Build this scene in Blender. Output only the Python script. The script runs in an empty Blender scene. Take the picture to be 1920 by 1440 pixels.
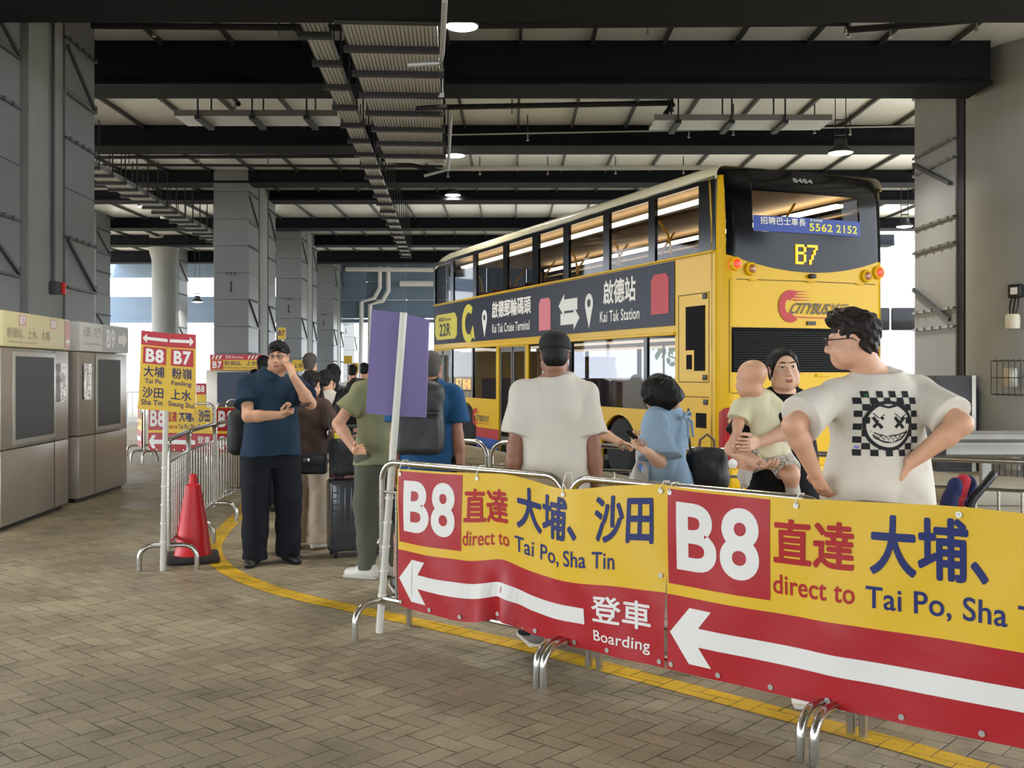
import bpy, bmesh, math, random
import numpy as np
from mathutils import Vector, Matrix, Euler
random.seed(7); RNG = np.random.default_rng(7)
SC = bpy.context.scene
COL = SC.collection
# ------------------------------------------------------------------ camera, sky, sun, exposure
F, CX, HY, H = 1950.0, 960.0, 698.0, 1.5          # focal length and horizon in px of the 1920x1440 frame, eye height
cam = bpy.data.cameras.new('camera'); cam.sensor_width = 36; cam.sensor_fit = 'HORIZONTAL'
cam.lens = 36 * F / 1920; cam.shift_y = -22 / 1920; cam.clip_end = 600
camo = bpy.data.objects.new('camera', cam); COL.objects.link(camo)
camo.location = (0, 0, H); camo.rotation_euler = (math.pi / 2, 0, 0); SC.camera = camo
W = bpy.data.worlds.new('sky'); SC.world = W; W.use_nodes = True
W.node_tree.nodes['Background'].inputs[0].default_value = (0.90, 0.97, 1.06, 1)
W.node_tree.nodes['Background'].inputs[1].default_value = 7.6
sun = bpy.data.lights.new('sun', 'SUN'); sun.energy = 14; sun.angle = math.radians(8); sun.color = (1, .97, .92)
suno = bpy.data.objects.new('sun', sun); COL.objects.link(suno)
suno.rotation_euler = (math.radians(36), 0, math.radians(18))
SC.view_settings.view_transform = 'Standard'; SC.view_settings.look = 'None'
SC.view_settings.gamma = 1; SC.view_settings.use_curve_mapping = False
SC.view_settings.exposure = -0.28
SC.cycles.use_denoising = True
SC.cycles.max_bounces = 7; SC.cycles.diffuse_bounces = 4; SC.cycles.transparent_max_bounces = 12
SC.cycles.sample_clamp_indirect = 6
LAMP_W = 95.0

# ------------------------------------------------------------------ helpers
def G(px, py, z=0.0):
    Y = F * (H - z) / (py - HY); return Vector(((px - CX) * Y / F, Y, z))
def P(px, py, Y): return Vector(((px - CX) * Y / F, Y, H - (py - HY) * Y / F))
def lin(c):
    if isinstance(c, str): c = [int(c[i:i + 2], 16) / 255 for i in (0, 2, 4)]
    return tuple((x / 12.92 if x <= .04045 else ((x + .055) / 1.055) ** 2.4) for x in c) + (1,)
_M = {}
def mat(name, col='888888', rough=.6, metal=0, spec=.5, bump=0, bscale=40, stretch=(1, 1, 1), var=0, vscale=3, emit=0, coat=0, sss=0):
    if name in _M: return _M[name]
    m = bpy.data.materials.new(name); m.use_nodes = True; nt = m.node_tree; b = nt.nodes['Principled BSDF']
    c = lin(col); b.inputs['Base Color'].default_value = c
    b.inputs['Roughness'].default_value = rough; b.inputs['Metallic'].default_value = metal
    b.inputs['Specular IOR Level'].default_value = spec
    if coat: b.inputs['Coat Weight'].default_value = coat; b.inputs['Coat Roughness'].default_value = .08
    if sss: b.inputs['Subsurface Weight'].default_value = sss; b.inputs['Subsurface Radius'].default_value = (.02, .008, .004)
    if emit: b.inputs['Emission Color'].default_value = c; b.inputs['Emission Strength'].default_value = emit
    if bump or var:
        tc = nt.nodes.new('ShaderNodeTexCoord'); mp = nt.nodes.new('ShaderNodeMapping'); mp.inputs['Scale'].default_value = stretch
        nt.links.new(tc.outputs['Object'], mp.inputs[0])
        if bump:
            n = nt.nodes.new('ShaderNodeTexNoise'); n.inputs['Scale'].default_value = bscale; n.inputs['Detail'].default_value = 3
            nt.links.new(mp.outputs[0], n.inputs[0])
            bp = nt.nodes.new('ShaderNodeBump'); bp.inputs['Strength'].default_value = bump; bp.inputs['Distance'].default_value = .02
            nt.links.new(n.outputs[0], bp.inputs['Height']); nt.links.new(bp.outputs[0], b.inputs['Normal'])
        if var:
            n2 = nt.nodes.new('ShaderNodeTexNoise'); n2.inputs['Scale'].default_value = vscale; n2.inputs['Detail'].default_value = 4
            nt.links.new(mp.outputs[0], n2.inputs[0])
            mr = nt.nodes.new('ShaderNodeMapRange'); mr.inputs[1].default_value = .3; mr.inputs[2].default_value = .7
            mr.inputs[3].default_value = 1 - var; mr.inputs[4].default_value = 1 + var
            nt.links.new(n2.outputs[0], mr.inputs[0])
            mx = nt.nodes.new('ShaderNodeVectorMath'); mx.operation = 'SCALE'; mx.inputs[0].default_value = c[:3]
            nt.links.new(mr.outputs[0], mx.inputs['Scale']); nt.links.new(mx.outputs[0], b.inputs['Base Color'])
    _M[name] = m; return m
def glass(name, tint=.55, refl=1.45, col=None):
    if name in _M: return _M[name]
    m = bpy.data.materials.new(name); m.use_nodes = True; nt = m.node_tree; nt.nodes.clear()
    o = nt.nodes.new('ShaderNodeOutputMaterial'); mx = nt.nodes.new('ShaderNodeMixShader'); t = nt.nodes.new('ShaderNodeBsdfTransparent')
    g = nt.nodes.new('ShaderNodeBsdfGlossy'); g.inputs['Roughness'].default_value = .03; lw = nt.nodes.new('ShaderNodeLayerWeight'); pw = nt.nodes.new('ShaderNodeMath'); pw.operation = 'POWER'; pw.inputs[1].default_value = 5
    fr = nt.nodes.new('ShaderNodeMath'); fr.operation = 'MULTIPLY_ADD'; fr.inputs[1].default_value = .55; fr.inputs[2].default_value = .022
    nt.links.new(lw.outputs['Facing'], pw.inputs[0]); nt.links.new(pw.outputs[0], fr.inputs[0])
    t.inputs[0].default_value = (col + (1,)) if col else (tint, tint, tint * 1.02, 1)
    nt.links.new(fr.outputs[0], mx.inputs[0]); nt.links.new(t.outputs[0], mx.inputs[1]); nt.links.new(g.outputs[0], mx.inputs[2]); nt.links.new(mx.outputs[0], o.inputs[0])
    _M[name] = m; return m
def M4(loc=(0, 0, 0), rot=(0, 0, 0)): return Matrix.Translation(loc) @ Euler(rot).to_matrix().to_4x4()

class MB:
    """collects simple solids and links them as ONE mesh object"""
    def __init__(s): s.bm = bmesh.new(); s.mats = []; s.mi = 0
    def m(s, material):
        if material not in s.mats: s.mats.append(material)
        s.mi = s.mats.index(material); return s
    def _mark(s, faces, smooth=False):
        for f in faces: f.material_index = s.mi; f.smooth = smooth
    def box(s, c, size, rot=(0, 0, 0), bev=0, seg=2):
        r = bmesh.ops.create_cube(s.bm, size=1); vs = r['verts']
        bmesh.ops.scale(s.bm, vec=size, verts=vs)
        fs = list({f for v in vs for f in v.link_faces})
        if bev:
            es = list({e for v in vs for e in v.link_edges})
            rr = bmesh.ops.bevel(s.bm, geom=es, offset=bev, segments=seg, affect='EDGES', profile=.5)
            fs = [f for f in s.bm.faces if f.index == -1 or True] if False else list({f for v in rr['verts'] for f in v.link_faces} | {f for f in fs if f.is_valid})
            vs = list({v for f in fs for v in f.verts})
        bmesh.ops.transform(s.bm, matrix=M4(c, rot), verts=vs); s._mark(fs, bool(bev)); return s
    def b2(s, a, b, bev=0):      # box from corner to corner
        a, b = Vector(a), Vector(b); return s.box((a + b) / 2, [max(abs(b[i] - a[i]), 1e-4) for i in range(3)], bev=bev)
    def bar(s, a, b, w, h, up=(0, 0, 1)):
        a, b = Vector(a), Vector(b); d = b - a; L = d.length; z = d / L; u = Vector(up)
        x = u.cross(z)
        if x.length < 1e-4: x = Vector((1, 0, 0)).cross(z)
        x.normalize(); y = z.cross(x); M = Matrix((x, y, z)).transposed().to_4x4(); M.translation = (a + b) / 2
        r = bmesh.ops.create_cube(s.bm, size=1); vs = r['verts']; bmesh.ops.scale(s.bm, vec=(w, h, L), verts=vs)
        bmesh.ops.transform(s.bm, matrix=M, verts=vs); s._mark({f for v in vs for f in v.link_faces}); return s
    def tube(s, pts, r, n=8, closed=False, caps=True):
        pts = [Vector(p) for p in pts]; rings = []; N = len(pts); prev = None
        rr = r if isinstance(r, (list, tuple)) else [r] * N
        for i, p in enumerate(pts):
            if closed: t = pts[(i + 1) % N] - pts[i - 1]
            else: t = pts[min(i + 1, N - 1)] - pts[max(i - 1, 0)]
            t.normalize()
            if prev is None:
                a = Vector((0, 0, 1)) if abs(t.z) < .9 else Vector((1, 0, 0)); x = a.cross(t).normalized()
            else: x = (prev - t * prev.dot(t)).normalized()
            prev = x; y = t.cross(x)
            rings.append([s.bm.verts.new(p + (x * math.cos(2 * math.pi * k / n) + y * math.sin(2 * math.pi * k / n)) * rr[i]) for k in range(n)])
        fs = []
        for i in range(N if closed else N - 1):
            A, B = rings[i], rings[(i + 1) % N]
            for k in range(n): fs.append(s.bm.faces.new((A[k], A[(k + 1) % n], B[(k + 1) % n], B[k])))
        s._mark(fs, True)
        if caps and not closed: s._mark([s.bm.faces.new(rings[0][::-1]), s.bm.faces.new(rings[-1])])
        return s
    def lathe(s, prof, n=24, c=(0, 0, 0), axis='Z', smooth=True, sx=1, sy=1):
        rings = []; new = []
        for (r, z) in prof:
            ring = [s.bm.verts.new((r * sx * math.cos(2 * math.pi * k / n), r * sy * math.sin(2 * math.pi * k / n), z)) for k in range(n)]
            rings.append(ring); new += ring
        fs = []
        for A, B in zip(rings, rings[1:]):
            for k in range(n): fs.append(s.bm.faces.new((A[k], A[(k + 1) % n], B[(k + 1) % n], B[k])))
        s._mark(fs, smooth)
        s._mark([s.bm.faces.new(rings[0][::-1]), s.bm.faces.new(rings[-1])])
        R = {'Z': Matrix.Identity(4), 'X': Matrix.Rotation(math.pi / 2, 4, 'Y'), 'Y': Matrix.Rotation(-math.pi / 2, 4, 'X')}[axis]
        bmesh.ops.transform(s.bm, matrix=Matrix.Translation(c) @ R, verts=new); return s
    def prism(s, poly, mapf, d):
        """polygon in 2D -> mapf(u, v, w) with w = 0 and w = d"""
        A = [s.bm.verts.new(mapf(u, v, 0)) for u, v in poly]; fs = []
        if d:
            B = [s.bm.verts.new(mapf(u, v, d)) for u, v in poly]; n = len(poly)
            fs = [s.bm.faces.new((A[i], A[(i + 1) % n], B[(i + 1) % n], B[i])) for i in range(n)]
            fs.append(s.bm.faces.new(B))
        fs.append(s.bm.faces.new(A[::-1])); s._mark(fs); return s
    def grid(s, nu, nv, fn, smooth=True, matf=None):
        V = [[s.bm.verts.new(fn(i / nu, j / nv)) for j in range(nv + 1)] for i in range(nu + 1)]
        for i in range(nu):
            for j in range(nv):
                f = s.bm.faces.new((V[i][j], V[i + 1][j], V[i + 1][j + 1], V[i][j + 1])); f.smooth = smooth; f.material_index = s.mi
        return s
    def build(s, name, material=None, parent=None, sharp=True, normals=True):
        if normals: bmesh.ops.recalc_face_normals(s.bm, faces=s.bm.faces[:])
        me = bpy.data.meshes.new(name); s.bm.to_mesh(me); s.bm.free()
        for mm in (s.mats or [material]): me.materials.append(mm)
        if sharp: me.set_sharp_from_angle(angle=math.radians(40))
        return link(name, me, parent)
def link(name, data, parent=None):
    o = bpy.data.objects.new(name, data); COL.objects.link(o)
    if parent is not None: o.parent = parent
    return o
def tag(o, label=None, cat=None, group=None, kind=None):
    if label: o['label'] = label
    if cat: o['category'] = cat
    if group: o['group'] = group
    if kind: o['kind'] = kind
    return o
def thing(name, label, cat, loc=(0, 0, 0), rz=0, group=None):
    o = link(name, None); o.location = loc; o.rotation_euler = (0, 0, rz); return tag(o, label, cat, group)
KIDS = {}
def copy_tree(o, parent=None):
    c = o.copy(); COL.objects.link(c); c.parent = parent
    for ch in list(o.children): copy_tree(ch, c)
    return c
_fonts = {}
def text2d(s, bold=0.0, res=6):
    """flat lettering as (verts Nx2 scaled to its unit bounding box, faces, aspect)"""
    key = (s, bold, res)
    if key in _fonts: return _fonts[key]
    c = bpy.data.curves.new('lettering', 'FONT'); c.body = s; c.size = 1; c.offset = bold; c.resolution_u = res; c.space_character = 1 + bold * 3.4
    o = bpy.data.objects.new('lettering', c); COL.objects.link(o)
    dg = bpy.context.evaluated_depsgraph_get(); me = bpy.data.meshes.new_from_object(o.evaluated_get(dg))
    v = np.array([q.co[:2] for q in me.vertices]); fs = [tuple(p.vertices) for p in me.polygons]
    bpy.data.objects.remove(o); bpy.data.curves.remove(c); bpy.data.meshes.remove(me)
    lo, hi = v.min(0), v.max(0); sz = hi - lo
    _fonts[key] = ((v - lo) / sz, fs, sz[0] / sz[1]); return _fonts[key]
def letters(mb, s, box, mapf, material, bold=.02, slice_u=0, shear=0):
    """lettering filling box (u0, v0, u1, v1); mapf(u, v) -> point; slice_u cuts the faces so that they follow a wavy surface"""
    cjk = any(ord(c) > 0x2e80 for c in s); v, fs, asp = text2d(s, 0 if cjk else bold); u0, v0, u1, v1 = box; t = bmesh.new()
    d = bold * .75 if cjk else 0; offs = [(d / asp * math.cos(q * .7854) * 1.2, d * math.sin(q * .7854) * 1.2) for q in range(8)] if d > .004 else [(0, 0)]; k = 1 / (1 + 2 * d)
    for li, (ou, ov) in enumerate(offs):      # a bold Chinese glyph is eight shifted layers, a hair apart
        vv = [t.verts.new((u0 + (.5 + (a - .5) * k + ou + shear * (b - .5) * .3) * (u1 - u0), v0 + (.5 + (b - .5) * k + ov) * (v1 - v0), li * .00012)) for a, b in v]
        for f in fs:
            try: t.faces.new([vv[i] for i in f])
            except ValueError: pass
    if slice_u:
        k = u0 + slice_u
        while k < u1:
            bmesh.ops.bisect_plane(t, geom=t.verts[:] + t.edges[:] + t.faces[:], plane_co=(k, 0, 0), plane_no=(1, 0, 0)); k += slice_u
        k = v0 + slice_u * 2
        while k < v1:
            bmesh.ops.bisect_plane(t, geom=t.verts[:] + t.edges[:] + t.faces[:], plane_co=(0, k, 0), plane_no=(0, 1, 0)); k += slice_u * 2
    mb.m(material); nm = {}
    if len(offs) > 1: p0 = Vector(mapf((u0 + u1) / 2, (v0 + v1) / 2)); du, dv = (u1 - u0) * .2, (v1 - v0) * .2; n = (Vector(mapf((u0 + u1) / 2 + du, (v0 + v1) / 2)) - p0).cross(Vector(mapf((u0 + u1) / 2, (v0 + v1) / 2 + dv)) - p0).normalized()
    else: n = Vector((0, 0, 0))
    for q in t.verts: nm[q] = mb.bm.verts.new(Vector(mapf(q.co.x, q.co.y)) + n * q.co.z)
    for f in t.faces:
        nf = mb.bm.faces.new([nm[q] for q in f.verts]); nf.material_index = mb.mi
    t.free(); return mb
def quadprint(mb, poly, mapf, material, n=1):
    """flat polygon in (u, v) following mapf"""
    mb.m(material); f = mb.bm.faces.new([mb.bm.verts.new(mapf(u, v)) for u, v in poly]); f.material_index = mb.mi; return mb
def rect(u0, v0, u1, v1): return [(u0, v0), (u1, v0), (u1, v1), (u0, v1)]
def arc(c, r, a0, a1, n=8, ax='xz'):
    out = []
    for i in range(n + 1):
        a = math.radians(a0 + (a1 - a0) * i / n); u, v = r * math.cos(a), r * math.sin(a)
        out.append((c[0] + u, c[1], c[2] + v) if ax == 'xz' else (c[0], c[1] + u, c[2] + v) if ax == 'yz' else (c[0] + u, c[1] + v, c[2]))
    return out

STEEL = mat('stainless_steel', 'b9b6ae', .22, 1, bump=.05, bscale=60)
GALV = mat('galvanised_steel', '9a9a96', .42, .9, bump=.1, bscale=25)
BLACK = mat('black_plastic', '101012', .45)
DARK = mat('dark_paint', '14161c', .65)
RUBBER = mat('black_rubber', '161616', .8, bump=.1)
WHITE = mat('white_paint', 'e6e4de', .5)
# ------------------------------------------------------------------ the place: paving, road, roof, beams, columns
def herring(name, col, w=.1, ang=-42, joint=.04, rough=.58, dirt='5a5040', spec=.4, dirtamt=.5, tone=.09):
    """herringbone paving: every 1:2 block toned on its own, sunk joints"""
    m = bpy.data.materials.new(name); m.use_nodes = True; nt = m.node_tree; N = nt.nodes; b = N['Principled BSDF']; Lk = nt.links.new
    def mth(op, a, c=None):
        n = N.new('ShaderNodeMath'); n.operation = op
        for i, q in enumerate((a, c)):
            if q is None: continue
            if isinstance(q, (int, float)): n.inputs[i].default_value = q
            else: Lk(q, n.inputs[i])
        return n.outputs[0]
    tc = N.new('ShaderNodeTexCoord'); mp = N.new('ShaderNodeMapping'); mp.inputs['Rotation'].default_value = (0, 0, math.radians(-ang)); mp.inputs['Scale'].default_value = (1 / w,) * 3
    Lk(tc.outputs['Object'], mp.inputs[0]); sp = N.new('ShaderNodeSeparateXYZ'); Lk(mp.outputs[0], sp.inputs[0]); X, Y = sp.outputs[0], sp.outputs[1]
    i, j = mth('FLOOR', X), mth('FLOOR', Y); fx, fy = mth('SUBTRACT', X, i), mth('SUBTRACT', Y, j)
    q = mth('FLOORED_MODULO', mth('SUBTRACT', i, j), 4)
    is1 = mth('COMPARE', q, 1); is2 = mth('COMPARE', q, 2); vert = mth('GREATER_THAN', q, 1.5)
    for n in N:
        if n.type == 'MATH' and n.operation == 'COMPARE': n.inputs[2].default_value = .3
    lx, ly = mth('ADD', fx, is1), mth('ADD', fy, is2)
    W_, H_ = mth('SUBTRACT', 2, vert), mth('ADD', 1, vert)
    e = mth('MINIMUM', mth('MINIMUM', lx, mth('SUBTRACT', W_, lx)), mth('MINIMUM', ly, mth('SUBTRACT', H_, ly)))
    cb = N.new('ShaderNodeCombineXYZ'); Lk(mth('SUBTRACT', i, is1), cb.inputs[0]); Lk(mth('SUBTRACT', j, is2), cb.inputs[1])
    wn = N.new('ShaderNodeTexWhiteNoise'); Lk(cb.outputs[0], wn.inputs[0])
    n1 = N.new('ShaderNodeTexNoise'); n1.inputs['Scale'].default_value = 1.1; n1.inputs['Detail'].default_value = 5; Lk(tc.outputs['Object'], n1.inputs[0])
    n2 = N.new('ShaderNodeTexNoise'); n2.inputs['Scale'].default_value = 60; n2.inputs['Detail'].default_value = 4; Lk(tc.outputs['Object'], n2.inputs[0])
    n3 = N.new('ShaderNodeTexNoise'); n3.inputs['Scale'].default_value = 4; n3.inputs['Detail'].default_value = 6; Lk(tc.outputs['Object'], n3.inputs[0])
    def mr(x, a, bb, c, d):
        n = N.new('ShaderNodeMapRange'); n.interpolation_type = 'SMOOTHSTEP'; Lk(x, n.inputs[0])
        for k, vv in enumerate((a, bb, c, d)): n.inputs[k + 1].default_value = vv
        return n.outputs[0]
    # joints are filled with dust in places, open in others
    jw = mr(n3.outputs[0], .3, .65, joint * .5, joint * 1.6)
    jm = N.new('ShaderNodeMapRange'); jm.interpolation_type = 'SMOOTHSTEP'; Lk(e, jm.inputs[0]); jm.inputs[1].default_value = 0; Lk(jw, jm.inputs[2]); jm.inputs[3].default_value = 0; jm.inputs[4].default_value = 1
    tn = mth('MULTIPLY', mr(wn.outputs[0], 0, 1, 1 - tone, 1 + tone), mth('MULTIPLY', mr(n1.outputs[0], .3, .7, .78, 1.12), mr(n2.outputs[0], .25, .75, .88, 1.1)))
    def mix(fac, a, bb):
        n = N.new('ShaderNodeMix'); n.data_type = 'RGBA'; Lk(fac, n.inputs[0])
        for sock, v in ((6, a), (7, bb)):
            if isinstance(v, tuple): n.inputs[sock].default_value = v
            else: Lk(v, n.inputs[sock])
        return n.outputs[2]
    base = mix(mth('MULTIPLY', mr(n3.outputs[0], .5, .75, 0, 1), dirtamt), lin(col), lin(dirt))
    sc = N.new('ShaderNodeVectorMath'); sc.operation = 'SCALE'; Lk(base, sc.inputs[0]); Lk(tn, sc.inputs['Scale'])
    d = lin(dirt); fin = mix(jm.outputs[0], (d[0] * .22, d[1] * .22, d[2] * .22, 1), sc.outputs[0]); Lk(fin, b.inputs['Base Color'])
    Lk(mr(n1.outputs[0], .3, .7, rough - .12, rough + .12), b.inputs['Roughness']); b.inputs['Specular IOR Level'].default_value = spec
    hgt = mth('ADD', mth('MULTIPLY', jm.outputs[0], 1), mth('ADD', mth('MULTIPLY', n2.outputs[0], .25), mth('MULTIPLY', wn.outputs[0], .25)))
    bp = N.new('ShaderNodeBump'); bp.inputs['Strength'].default_value = .5; bp.inputs['Distance'].default_value = .006; Lk(hgt, bp.inputs['Height']); Lk(bp.outputs[0], b.inputs['Normal'])
    return m
PAVE = herring('herringbone_paving', '9a8e77')
YELLOWPAVE = herring('yellow_painted_paving', 'd6ac1c', dirt='8f7a2a', dirtamt=.35, tone=.05, rough=.6)
ROAD = mat('road_concrete', '8f8878', .75, bump=.2, bscale=30, var=.15, vscale=.6)
CONC = mat('grey_painted_concrete', '8f908c', .7, bump=.12, bscale=12, var=.06, vscale=1.5)
CLAD = mat('grey_cladding', '6f7273', .5, .15, bump=.05, bscale=6, var=.05, vscale=1)
SOFFIT = mat('metal_soffit', 'f2f2ee', .44, .5, bump=.35, bscale=2.2, stretch=(1, .4, 1))
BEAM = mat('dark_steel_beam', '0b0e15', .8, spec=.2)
RIB = mat('soffit_rib', '4a4b4c', .5, .6)
def struct(name, mb, m=None, parent=None, kind='structure'):
    o = mb.build(name, m, parent)
    if parent is None: o['kind'] = kind
    return o
BT = math.atan(791 / F); BD = Vector((-math.sin(BT), math.cos(BT), 0)); BE = Vector((math.cos(BT), math.sin(BT), 0))
BRY = F * 2.75 / 395; BR = Vector(((1352 - CX) * BRY / F, BRY, 0))
K0 = BR - BE * .6; KA = K0 - BD * 60; KB = K0 + BD * 40
mb = MB(); poly = [(KA.x, KA.y), (KB.x, KB.y), (-90, KB.y), (-90, KA.y)]
mb.m(PAVE); mb.prism([(x, y) for x, y in poly], lambda u, v, w: (u, v, w), -.2); struct('floor', mb)
mb = MB(); mb.grid(1, 1, lambda u, v: (-260 + 520 * u, -120 + 420 * v, -.2)); struct('road', mb, ROAD)
kn = mat('kerb_stone', 'a29c8c', .7, bump=.2, var=.1)
mb = MB(); mb.bar(KA + Vector((0, 0, -.1)) + BE * .08, KB + Vector((0, 0, -.1)) + BE * .08, .16, .21); struct('kerb', mb, kn)
# the yellow line painted on the paving
yl = [(474, 936, 21), (452, 962, 23), (424, 990, 26), (404, 1013, 28), (399, 1032, 30), (409, 1054, 29), (440, 1077, 24), (500, 1102, 20), (580, 1124, 20), (660, 1141, 20), (740, 1158, 21),
      (850, 1182, 22), (1000, 1217, 24), (1130, 1250, 26), (1280, 1290, 29), (1420, 1327, 31), (1560, 1364, 33), (1700, 1402, 36), (1850, 1446, 40), (2100, 1520, 46)]
pts = [G(a, b_) for a, b_, c in yl]; fine = []
for k in range(len(pts) - 1):
    p0, p1, p2, p3 = pts[max(k - 1, 0)], pts[k], pts[k + 1], pts[min(k + 2, len(pts) - 1)]
    for q in range(8):
        t = q / 8; fine.append(.5 * ((2 * p1) + (p2 - p0) * t + (2 * p0 - 5 * p1 + 4 * p2 - p3) * t * t + (3 * p1 - p0 - 3 * p2 + p3) * t ** 3))
mb = MB(); prev = None
for k in range(len(fine) - 1):
    d = (fine[k + 1] - fine[max(k - 1, 0)]).normalized(); n = Vector((-d.y, d.x, 0)) * .075
    cur = (mb.bm.verts.new(fine[k] + n + Vector((0, 0, .003))), mb.bm.verts.new(fine[k] - n + Vector((0, 0, .003))))
    if prev: mb.bm.faces.new((prev[0], cur[0], cur[1], prev[1]))
    prev = cur
tag(struct('yellow_line', mb, YELLOWPAVE))
# roof
ZC = 6.35
def roof(x0, x1, y0, y1):
    mb.m(SOFFIT).b2((x0, y0, ZC), (x1, y1, ZC + .15)); mb.m(RIB)
    x = math.ceil(x0) + .3
    while x < x1:
        mb.b2((x, y0, ZC - .07), (x + .045, y1, ZC + .01)); x += 1.05
mb = MB(); roof(-17.5, 13.5, -33, 33); roof(-17.5, 11, 33.001, 46); struct('ceiling', mb)  # unseen rear stretch, side edges and corner opening are shaped to steer daylight
for n, (y, zb, w, x0, x1) in enumerate([(-26, 5.3, .7, -17.5, 13.5), (-19, 5.3, .7, -17.5, 13.5), (-12, 5.3, .7, -17.5, 13.5), (-6, 5.3, .7, -17.5, 13.5), (-1, 5.3, .7, -17.5, 13.5), (4.6, 5.25, .7, -17.5, 13.5), (10.0, 5.17, .8, -17.5, 13.5), (15.2, 5.72, .7, -17.5, 7.0), (20.4, 5.95, .7, -17.5, 13.5), (24.9, 6.05, .6, -17.5, 13.5),  # the near beams, out of view, are added to block light
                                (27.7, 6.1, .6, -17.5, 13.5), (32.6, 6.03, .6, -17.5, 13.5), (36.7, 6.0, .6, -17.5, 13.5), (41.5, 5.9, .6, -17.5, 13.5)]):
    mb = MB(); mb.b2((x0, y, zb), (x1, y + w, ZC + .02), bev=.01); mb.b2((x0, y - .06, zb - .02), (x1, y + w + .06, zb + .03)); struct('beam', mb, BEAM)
LINT = mat('facade_panel', '6d7f92', .5, .1, var=.05)
mb = MB(); mb.b2((-42, 46, 3.75), (-8.2, 46.4, 4.85)); mb.m(LINT); mb.b2((-42, 45.9, 3.7), (19, 46.5, 3.85)); struct('facade_beam', mb)
mb = MB().m(LINT); x = -8.2
while x < 10.9:
    for z0, z1 in ((3.9, 4.7), (4.72, 5.5), (5.52, 6.34)): mb.b2((x, 46, z0), (x + 1.75, 46.3, z1), bev=.012)
    x += 1.77
struct('wall_far', mb)
mb = MB().m(LINT); mb.b2((-42, 46.05, 5.7), (-8.2, 46.35, 6.34)); struct('facade_fascia', mb)
# columns: ducts clad in bolted panels before and behind a concrete pier
SEAMC = mat('panel_seam', '55575a', .5, .5); CARD = mat('conduit_grey', '3a3c40', .5); REDBOX = mat('red_plastic', 'c01818', .4); SIGNBLK = mat('stencil_black', '17181a', .7)
CDIR = -110 / F
def column(y0, c, w, fad=False, pier=True, back=True, zt=6.3, pitch=.645, side=1, conduit=False, bx=0):
    e = link('column', None); e.location = (-c + CDIR * y0 + bx, y0, 0); e.rotation_euler = (0, 0, math.atan(-CDIR)); e['kind'] = 'structure'
    def clad(name, ya, yb):
        b_ = MB().m(CLAD); z = 0.02
        while z < zt:
            b_.box((-w / 2, (ya + yb) / 2, z + pitch / 2 - .006), (w, yb - ya, pitch - .012), bev=.006, seg=1); z += pitch
        b_.build(name, None, e)
        f = MB().m(SEAMC); f.box((-w / 2, (ya + yb) / 2, zt / 2), (w - .02, yb - ya - .02, zt)); z = pitch + .02; k = 0
        while z < zt - .1:
            if k % 2 == 0:
                f.box((.008, (ya + yb) / 2, z), (.03, yb - ya + .02, .035)); q = ya + .1
                while q < yb: f.box((.025, q, z), (.03, .05, .05)); q += .24
            z += pitch; k += 1
        f.build('panel_flange', None, e)
    clad('cladding', 0, 1.3)
    if pier:
        p = MB(); p.b2((-w * 1.1, 1.62, 0), (-.02, 2.7, zt), bev=.03); p.build('pier', mat('pier_concrete', '7d7f7c', .7, bump=.12, bscale=12, var=.06, vscale=1.5), e)
        MB().b2((-w * .9, 1.3, 0), (-.3, 1.62, zt)).build('gap_shade', DARK, e)  # dark block stands in for the shade of the open gap
    if back: clad('rear_cladding', 2.72, 3.8)
    br_ = MB()
    for z in (2.6, 5.1):
        for ya, yb in ([(2.74, 3.78)] if back else []) + [(.05, 1.25)]:
            br_.bar((.02, ya, z), (.02, yb, z), .03, .03); br_.bar((.02, ya, z + .62), (.02, yb, z + .03), .04, .04); br_.bar((.02, yb, z), (.02, yb, z + .1), .04, .04)
    br_.build('bracket', SEAMC, e)
    if conduit:
        MB().tube([(.02, 2.25, 2.62), (.02, 2.25, zt)], .022).build('conduit', CARD, e)
        MB().m(CARD).box((.05, 2.25, 2.55), (.1, .12, .16), bev=.01).build('junction_box', None, e); MB().box((.11, 2.33, 2.55), (.06, .06, .15), bev=.008).build('alarm_unit', REDBOX, e)
    if fad:
        t = MB(); zz = 3.82
        letters(t, 'F A D', (-w * .63, zz, -w * .35, zz + .08), lambda u, v: (u, -.006, v), SIGNBLK, .03)
        t.bar((-w * .5, -.006, zz - .14), (-w * .5, -.006, zz - .36), .03, .004, up=(0, 1, 0)); t.m(SIGNBLK); quadprint(t, [(-w * .5 - .035, zz - .34), (-w * .5, zz - .42), (-w * .5 + .035, zz - .34)], lambda u, v: (u, -.006, v), SIGNBLK)
        t.build('stencil_lettering', None, e)
    return e
column(10.7, 5.0, 1.0, conduit=True)
for y0, fd in ((24.9, 1), (33.6, 1), (42.6, 1)): column(y0, 4.906, .82, fad=True)
column(51.5, 4.906, .82, fad=True, zt=7.5)
column(31, 10.65, .9, pier=False, back=False); column(40.0, 10.55, .9, pier=False, back=False)
def round_column(x, y, r, z0, zt, cap=True):
    b_ = MB().m(CONC); pr = [(r, z0), (r, zt - .9)] + ([(r * 1.02, zt - .8), (r * 1.35, zt - .3), (r * 2.0, zt - .1), (r * 2.0, zt)] if cap else [(r, zt)])
    b_.lathe(pr, 56, (x, y, 0)); return struct('column', b_)
round_column(-12.55, 37.5, .42, 0, 6.36)
RC = round_column(8.55, 16.0, 1.45, -.2, 6.36, cap=False)
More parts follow.
